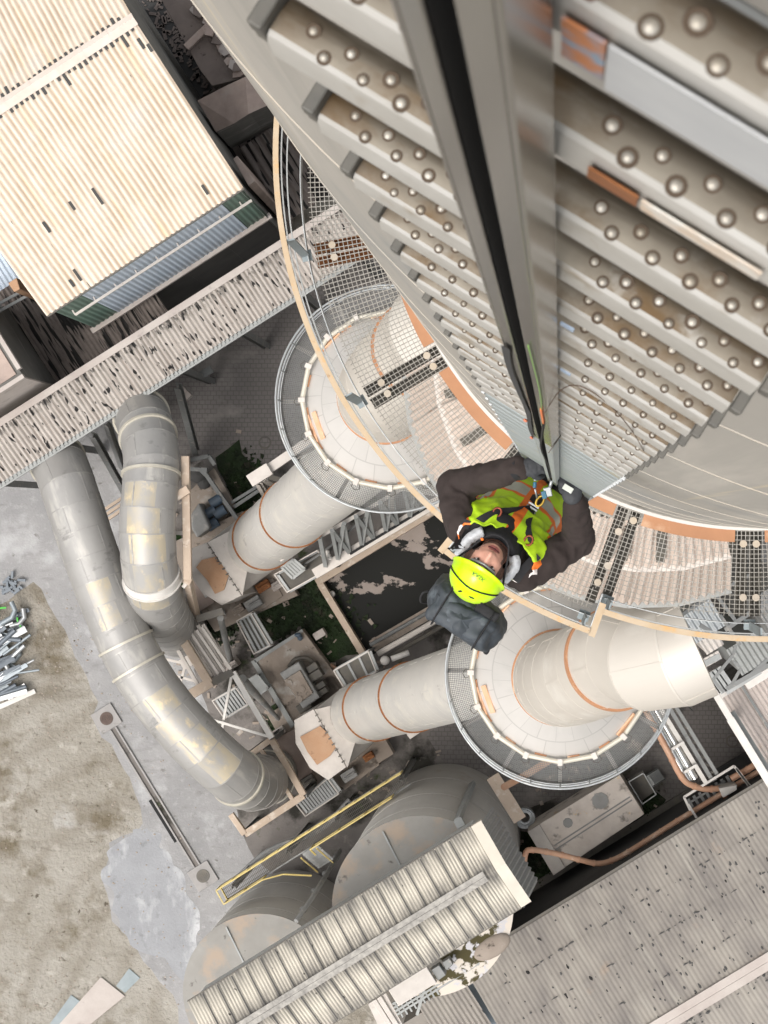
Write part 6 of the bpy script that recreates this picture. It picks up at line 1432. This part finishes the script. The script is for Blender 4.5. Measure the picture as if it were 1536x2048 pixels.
b.build('chest_buckle', m_galv, per, bevel=.002)
# fall arrester between chest ring and rail
fa = thing('fall_arrester', 'brass and blue fall arrest device linking the climber to the ladder rail', 'fall arrester', W(1085, 985, 9.5))
b = MB(); c = W(1080, 1002, 9.47); pts = [c + TX * (.014 * math.cos(i * .5236)) + NX * (.024 * math.sin(i * .5236)) for i in range(13)]; b.tube(pts, .005, 8, False); b.build('carabiner', mat('brass', (.50, .33, .06), .35, .8), fa, smooth=180)
b = MB(); b.box(W(1096, 984, 9.45), (TX + NX).normalized(), (NX - TX).normalized(), UP, .016, .02, .018); b.build('device_body', m_galv, fa, bevel=.004)
b = MB(); b.box(W(1088, 990, 9.44), (TX + NX).normalized(), (NX - TX).normalized(), UP, .010, .016, .014); b.tube([W(1069, 976, 9.43), W(1070, 964, 9.43)], .008, 10); b.build('blue_grip', mat('petrol_blue', (.03, .13, .20), .4), fa, bevel=.003)
for p, q, r_ in ((W(1070, 962, 9.43), W(1071, 954, 9.43), .007), (W(1070, 978, 9.43), W(1074, 996, 9.46), .004), (W(1098, 980, 9.45), LP(RTC, .112, 9.42), .007)): b = MB(); b.tube([p, q], r_, 8); b.build('steel_link', m_galv, fa, smooth=180)
# gloves
def make_glove(Wr, Hc, Kn, side, dirn, acr):
    b = MB(); b.tube([Wr.lerp(Hc, .1), Wr.lerp(Hc, .6)], [(.034, .026), (.036, .026)], 16); b.ball(Hc, .042, .046, .020, acr, dirn, UP); b.ball(Kn, .043, .022, .018, acr, dirn, UP)
    for i, (o_, L_) in enumerate(((-.034, .92), (-.0115, 1.05), (.0115, 1.0), (.034, .8))):
        k = Kn + acr * o_ + dirn * .008
        pts = [k, k + dirn * .026 * L_ - UP * .006, k + dirn * .042 * L_ - UP * .030, k + dirn * .034 * L_ - UP * .056, k + dirn * .016 * L_ - UP * .062]
        b.tube(crom(pts, 3), [.0108 - .0003 * q for q in range(13)], 10); b.ball(pts[-1], .0085, .0085, .0085, seg=8, rings=6)
    th = Hc - acr * side * .036 - UP * .006; pts = [th, th - acr * side * .014 + dirn * .022 - UP * .016, th - acr * side * .004 + dirn * .046 - UP * .044, th + acr * side * .012 + dirn * .052 - UP * .058]
    b.tube(crom(pts, 3), [.0135, .013, .0125, .012, .012, .0115, .011, .0105, .010, .0095], 10)
    return fuse(b, 'glove', glove, per, .0045, 3, amp=.0015, freq=60)
rg = make_glove(RW.lerp(RH, .35), RH, RKn, 1, (NX * .93 - TX * .36).normalized(), (TX * .93 + NX * .36).normalized())
lg_ = make_glove(LW.lerp(LH, .35), LH, LKn, -1, (NX * .72 + TX * .69).normalized(), (TX * .72 - NX * .69).normalized())
b = MB(); b.box(W(1136, 977, 9.318), TX, NX, UP, .022, .012, .0035); b.build('knuckle_patch', silv, rg, bevel=.002)
# helmet
hl = MB(); vs = []; fs = []; RG = 40; SG = 72
HB = HO + HCv * .044 - HF * .006
for i in range(RG + 1):
    th = R(-6 + 96 * i / RG)
    for k in range(SG):
        ph = 2 * math.pi * k / SG; x, y, z = math.cos(th) * math.sin(ph), math.cos(th) * math.cos(ph), math.sin(th)
        rib = 1 + .022 * max(0, math.cos(ph * 1)) * g2(x, .35) * (z > .2) + .010 * g2(abs(x) - .42, .09) * (z > .05)
        lip = .010 * g2(i / RG, .05); vs.append(HB + HX * (x * (.114 * rib + lip)) + HF * (y * (.126 * rib + lip)) + HCv * (z * .112 * rib + .012 * y * (1 - z)))
for i in range(RG):
    for k in range(SG): k2 = (k + 1) % SG; fs.append((i * SG + k, i * SG + k2, (i + 1) * SG + k2, (i + 1) * SG + k))
hl.add(vs, fs); ho = hl.build('helmet', helm, per, smooth=180); sm_ = ho.modifiers.new('Solid', 'SOLIDIFY'); sm_.thickness = .006; sm_.offset = 1
def HS(ph, th, off=.0): 
    ph, th = R(ph), R(th); x, y, z = math.cos(th) * math.sin(ph), math.cos(th) * math.cos(ph), math.sin(th)
    rib = 1 + .022 * max(0, math.cos(ph)) * g2(x, .35) * (z > .2) + .010 * g2(abs(x) - .42, .09) * (z > .05)
    return HB + HX * (x * (.114 * rib + off)) + HF * (y * (.126 * rib + off)) + HCv * (z * (.112 * rib + off) + .012 * y * (1 - z))
b = MB(); b.tube([HS(-82 + 164 * i / 40, 8 + 40 * math.cos(R(-82 + 164 * i / 40)), .003) for i in range(41)], .0032, 8); b.build('helmet_cord', blk, ho, smooth=180)
b = MB()
for ph, th in ((-150, 62), (-95, 60), (95, 50), (112, 40), (-35, 68), (35, 66)):
    c = HS(ph, th, .001); n_ = (c - HB).normalized(); e = n_.cross(HCv).normalized(); b.ball(c, .013, .0045, .002, (e * .9 + n_.cross(e) * .4).normalized(), n_.cross((e * .9 + n_.cross(e) * .4).normalized()).normalized(), n_, 12, 6)
b.build('vent_slot', blk, ho, smooth=180)
b = MB(); b.tube([HS(ph, -5, .006) for ph in range(-180, 181, 10)], .004, 8, False); b.build('brim_trim', helm, ho, smooth=180)
vs, fs = text_mesh('KASK', .026); out = []
for q in vs: out.append(HS(math.degrees((q.x) / .122) + 4, 12 + math.degrees((q.y) / .125), .0015))
b = MB(); b.add(out, fs); b.build('lettering', mat('dark_print', (.02, .06, .03), .5), ho)
b = MB(); b.tube(crom([HS(-88, 0, .004), H(-.085, .02, -.03), H(-.066, .05, -.075), H(-.04, .065, -.115), H(0, .07, -.128), H(.04, .065, -.115), H(.066, .05, -.075), H(.085, .02, -.03), HS(88, 0, .004)], 5), .0045, 8); b.build('chin_strap', blk, per, smooth=180)
b = MB(); b.ball(H(-.062, .072, -.075), .008, .008, .006, HX, HF, HCv, 10, 6); b.build('strap_button', ora, per, smooth=180)
b = MB(); b.tube(crom([H(-.055, .078, .024), H(-.03, .098, .026), H(0, .106, .024), H(.03, .098, .026), H(.055, .078, .024)], 4), .006, 8); b.build('goggle_rim', m_galv, per, smooth=180)
# rucksack
rk = thing('rucksack', "wrinkled slate grey rucksack hanging on the climber's back", 'rucksack', W(930, 1225, 9.9))
b = MB(); vs = []; fs = []; RG = 40; SG = 64; bc = W(936, 1222, 9.72)
def pw(x, e): return math.copysign(abs(x) ** e, x)
for i in range(RG + 1):
    th = -math.pi / 2 + math.pi * i / RG
    for k in range(SG):
        ph = 2 * math.pi * k / SG; x, y, z = pw(math.cos(th), .55) * pw(math.cos(ph), .6), pw(math.cos(th), .55) * pw(math.sin(ph), .6), pw(math.sin(th), .6)
        p = Vector((x * .165, y * .085, z * .24)); f_ = .030 * (1 - 2 * abs(noise.noise(p * 9 + Vector((3, 1, 7))))) + .013 * (1 - 2 * abs(noise.noise(p * 24))); p *= 1 + f_ * 3.2
        p.y -= .03 * max(0, z) + .02 * x
        vs.append(bc + TX * p.x + NX * p.y + UP * p.z)
for i in range(RG):
    for k in range(SG): k2 = (k + 1) % SG; fs.append((i * SG + k, i * SG + k2, (i + 1) * SG + k2, (i + 1) * SG + k))
b.add(vs, fs); b.build('pack_body', bag, rk, smooth=180)
b = MB(); b.box(bc + UP * .215 - NX * .035 - TX * .02, (TX * .97 + NX * .1).normalized(), NX, UP, .12, .055, .03); f2 = MB(); f2.v = b.v; f2.f = b.f
lidm = fuse(b, 'lid_pocket', bag, rk, .008, 6, amp=.008, freq=16, amp2=.005, freq2=34)
b = MB()
for s in (-.10, .10): b.tube(crom([bc + TX * s + NX * .07 + UP * .25, bc + TX * s + UP * .26 - NX * .03, bc + TX * s - NX * .11 + UP * .2, bc + TX * s - NX * .10 - UP * .1], 5), [(.004, .012)] * 16, 8)
b.tube(crom([bc - TX * .17 + UP * .1, bc - TX * .20 - NX * .03 + UP * .12, bc - TX * .19 - NX * .07 + UP * .05, bc - TX * .16 - NX * .06], 5), .005, 8)
b.tube(crom([bc + TX * .15 - NX * .05 + UP * .05, bc + TX * .16 - NX * .10 + UP * .06, bc + TX * .155 - NX * .11], 5), .009, 8); b.build('pack_strap', blk, rk, smooth=180)
b = MB(); b.box(W(974, 1223, 9.48), TX, NX, UP, .05, .02, .012); fuse(b, 'top_flap', blk, rk, .005, 4, amp=.004, freq=20)

# ---------------------------------------------------------------- clutter around the fans
random.seed(77)
def smallpipe(pts, r_, m, name, label, z=None):
    q = PT(pts, z); b = MB(); b.org = Vector((q[0].x, q[0].y, 0)); b.tube(crom(q, 5), r_, 8); tag(b.build(name, m, None, smooth=40), label, 'pipe')
smallpipe([(590, 1140, 5), (640, 1108, 6), (700, 1060, 8), (735, 1030, 9)], .05, m_steel, 'conduit', 'thin conduit following the lower side of the upper inlet duct')
smallpipe([(750, 1400, 8), (820, 1440, 5), (900, 1400, 8), (935, 1372, 10)], .05, m_steel, 'conduit', 'thin conduit following the lower side of the lower inlet duct')
smallpipe([(660, 1330, .3), (700, 1360, .3), (720, 1400, .3)], .1, m_orangepipe, 'floor_pipe', 'short rusty pipe on the ground between motor slab and lower inlet duct')
smallpipe([(740, 1290, 1.2), (860, 1222, 1.2), (960, 1160, 1.2)], .08, m_steel, 'water_pipe', 'grey pipe along the inside of the basin sill')
smallpipe([(755, 1308, 2.2), (860, 1248, 2.2), (960, 1190, 2.2)], .12, m_pale, 'header_line', 'pale pipe line between the basin and the lower inlet duct')
smallpipe([(762, 1322, 1.6), (860, 1266, 1.6), (960, 1206, 1.6)], .1, m_dsteel, 'dark_line', 'dark pipe line just above the lower inlet duct')
for x, y, s, h_, mm, lb in ((478, 1218, .25, .5, m_slab, 'small tan box on the upper fan apron'), (528, 1172, .3, .4, m_rust, 'rusty box on the upper fan apron edge'), (509, 1206, .35, .5, m_machine, 'dusty pump beside the upper square transition'), (700, 1548, .32, .5, m_machine, 'dusty pump on the lower fan apron'), (738, 1512, .22, .35, m_rust, 'rusty flange block on the lower fan apron'), (556, 1170, .26, .3, m_conc, 'pale block at the tip of the upper fan apron'), (560, 1462, .25, .4, m_conc, 'pale block beside the lower end of the white brace'), (466, 1330, .22, .3, m_conc, 'pale footing below the trestle corner'), (618, 1560, .3, .5, m_dsteel, 'dark box beside the stair below the lower fan')):
    b = MB(); p = P(x, y, 1.0); b.org = p - UP * 1.0; b.box(p + UP * h_ / 2, AX, BX, UP, s, s * .65, h_ / 2); b.box(p - UP * .5, AX, BX, UP, s * .8, s * .5, .49); b.tube([p + UP * h_ - AX * s * .5, p + UP * (h_ + .12) - AX * s * .3, p + UP * (h_ + .1) + AX * s * .9], .05, 6)
    tag(b.build('equipment_box', mm, None, bevel=.03), lb, 'box')
b = MB()
for cx, cy, sx, sy, n in ((470, 1110, 60, 60, 60), (640, 1320, 80, 60, 60), (560, 1520, 40, 50, 40), (420, 1290, 50, 60, 50), (760, 1560, 60, 30, 40), (1150, 1600, 120, 60, 50)):
    for i in range(n):
        p = P(random.gauss(cx, sx), random.gauss(cy, sy), .05); a_ = random.uniform(0, 6.28); d = Vector((math.cos(a_), math.sin(a_), 0)); s = random.uniform(.03, .14); b.box(p, d, Vector((-d.y, d.x, 0)), UP, s, s * random.uniform(.2, .8), .03)
tag(b.build('yard_litter', m_slab), 'small litter and rubble scattered over the dirty yard', 'litter', None, 'stuff')
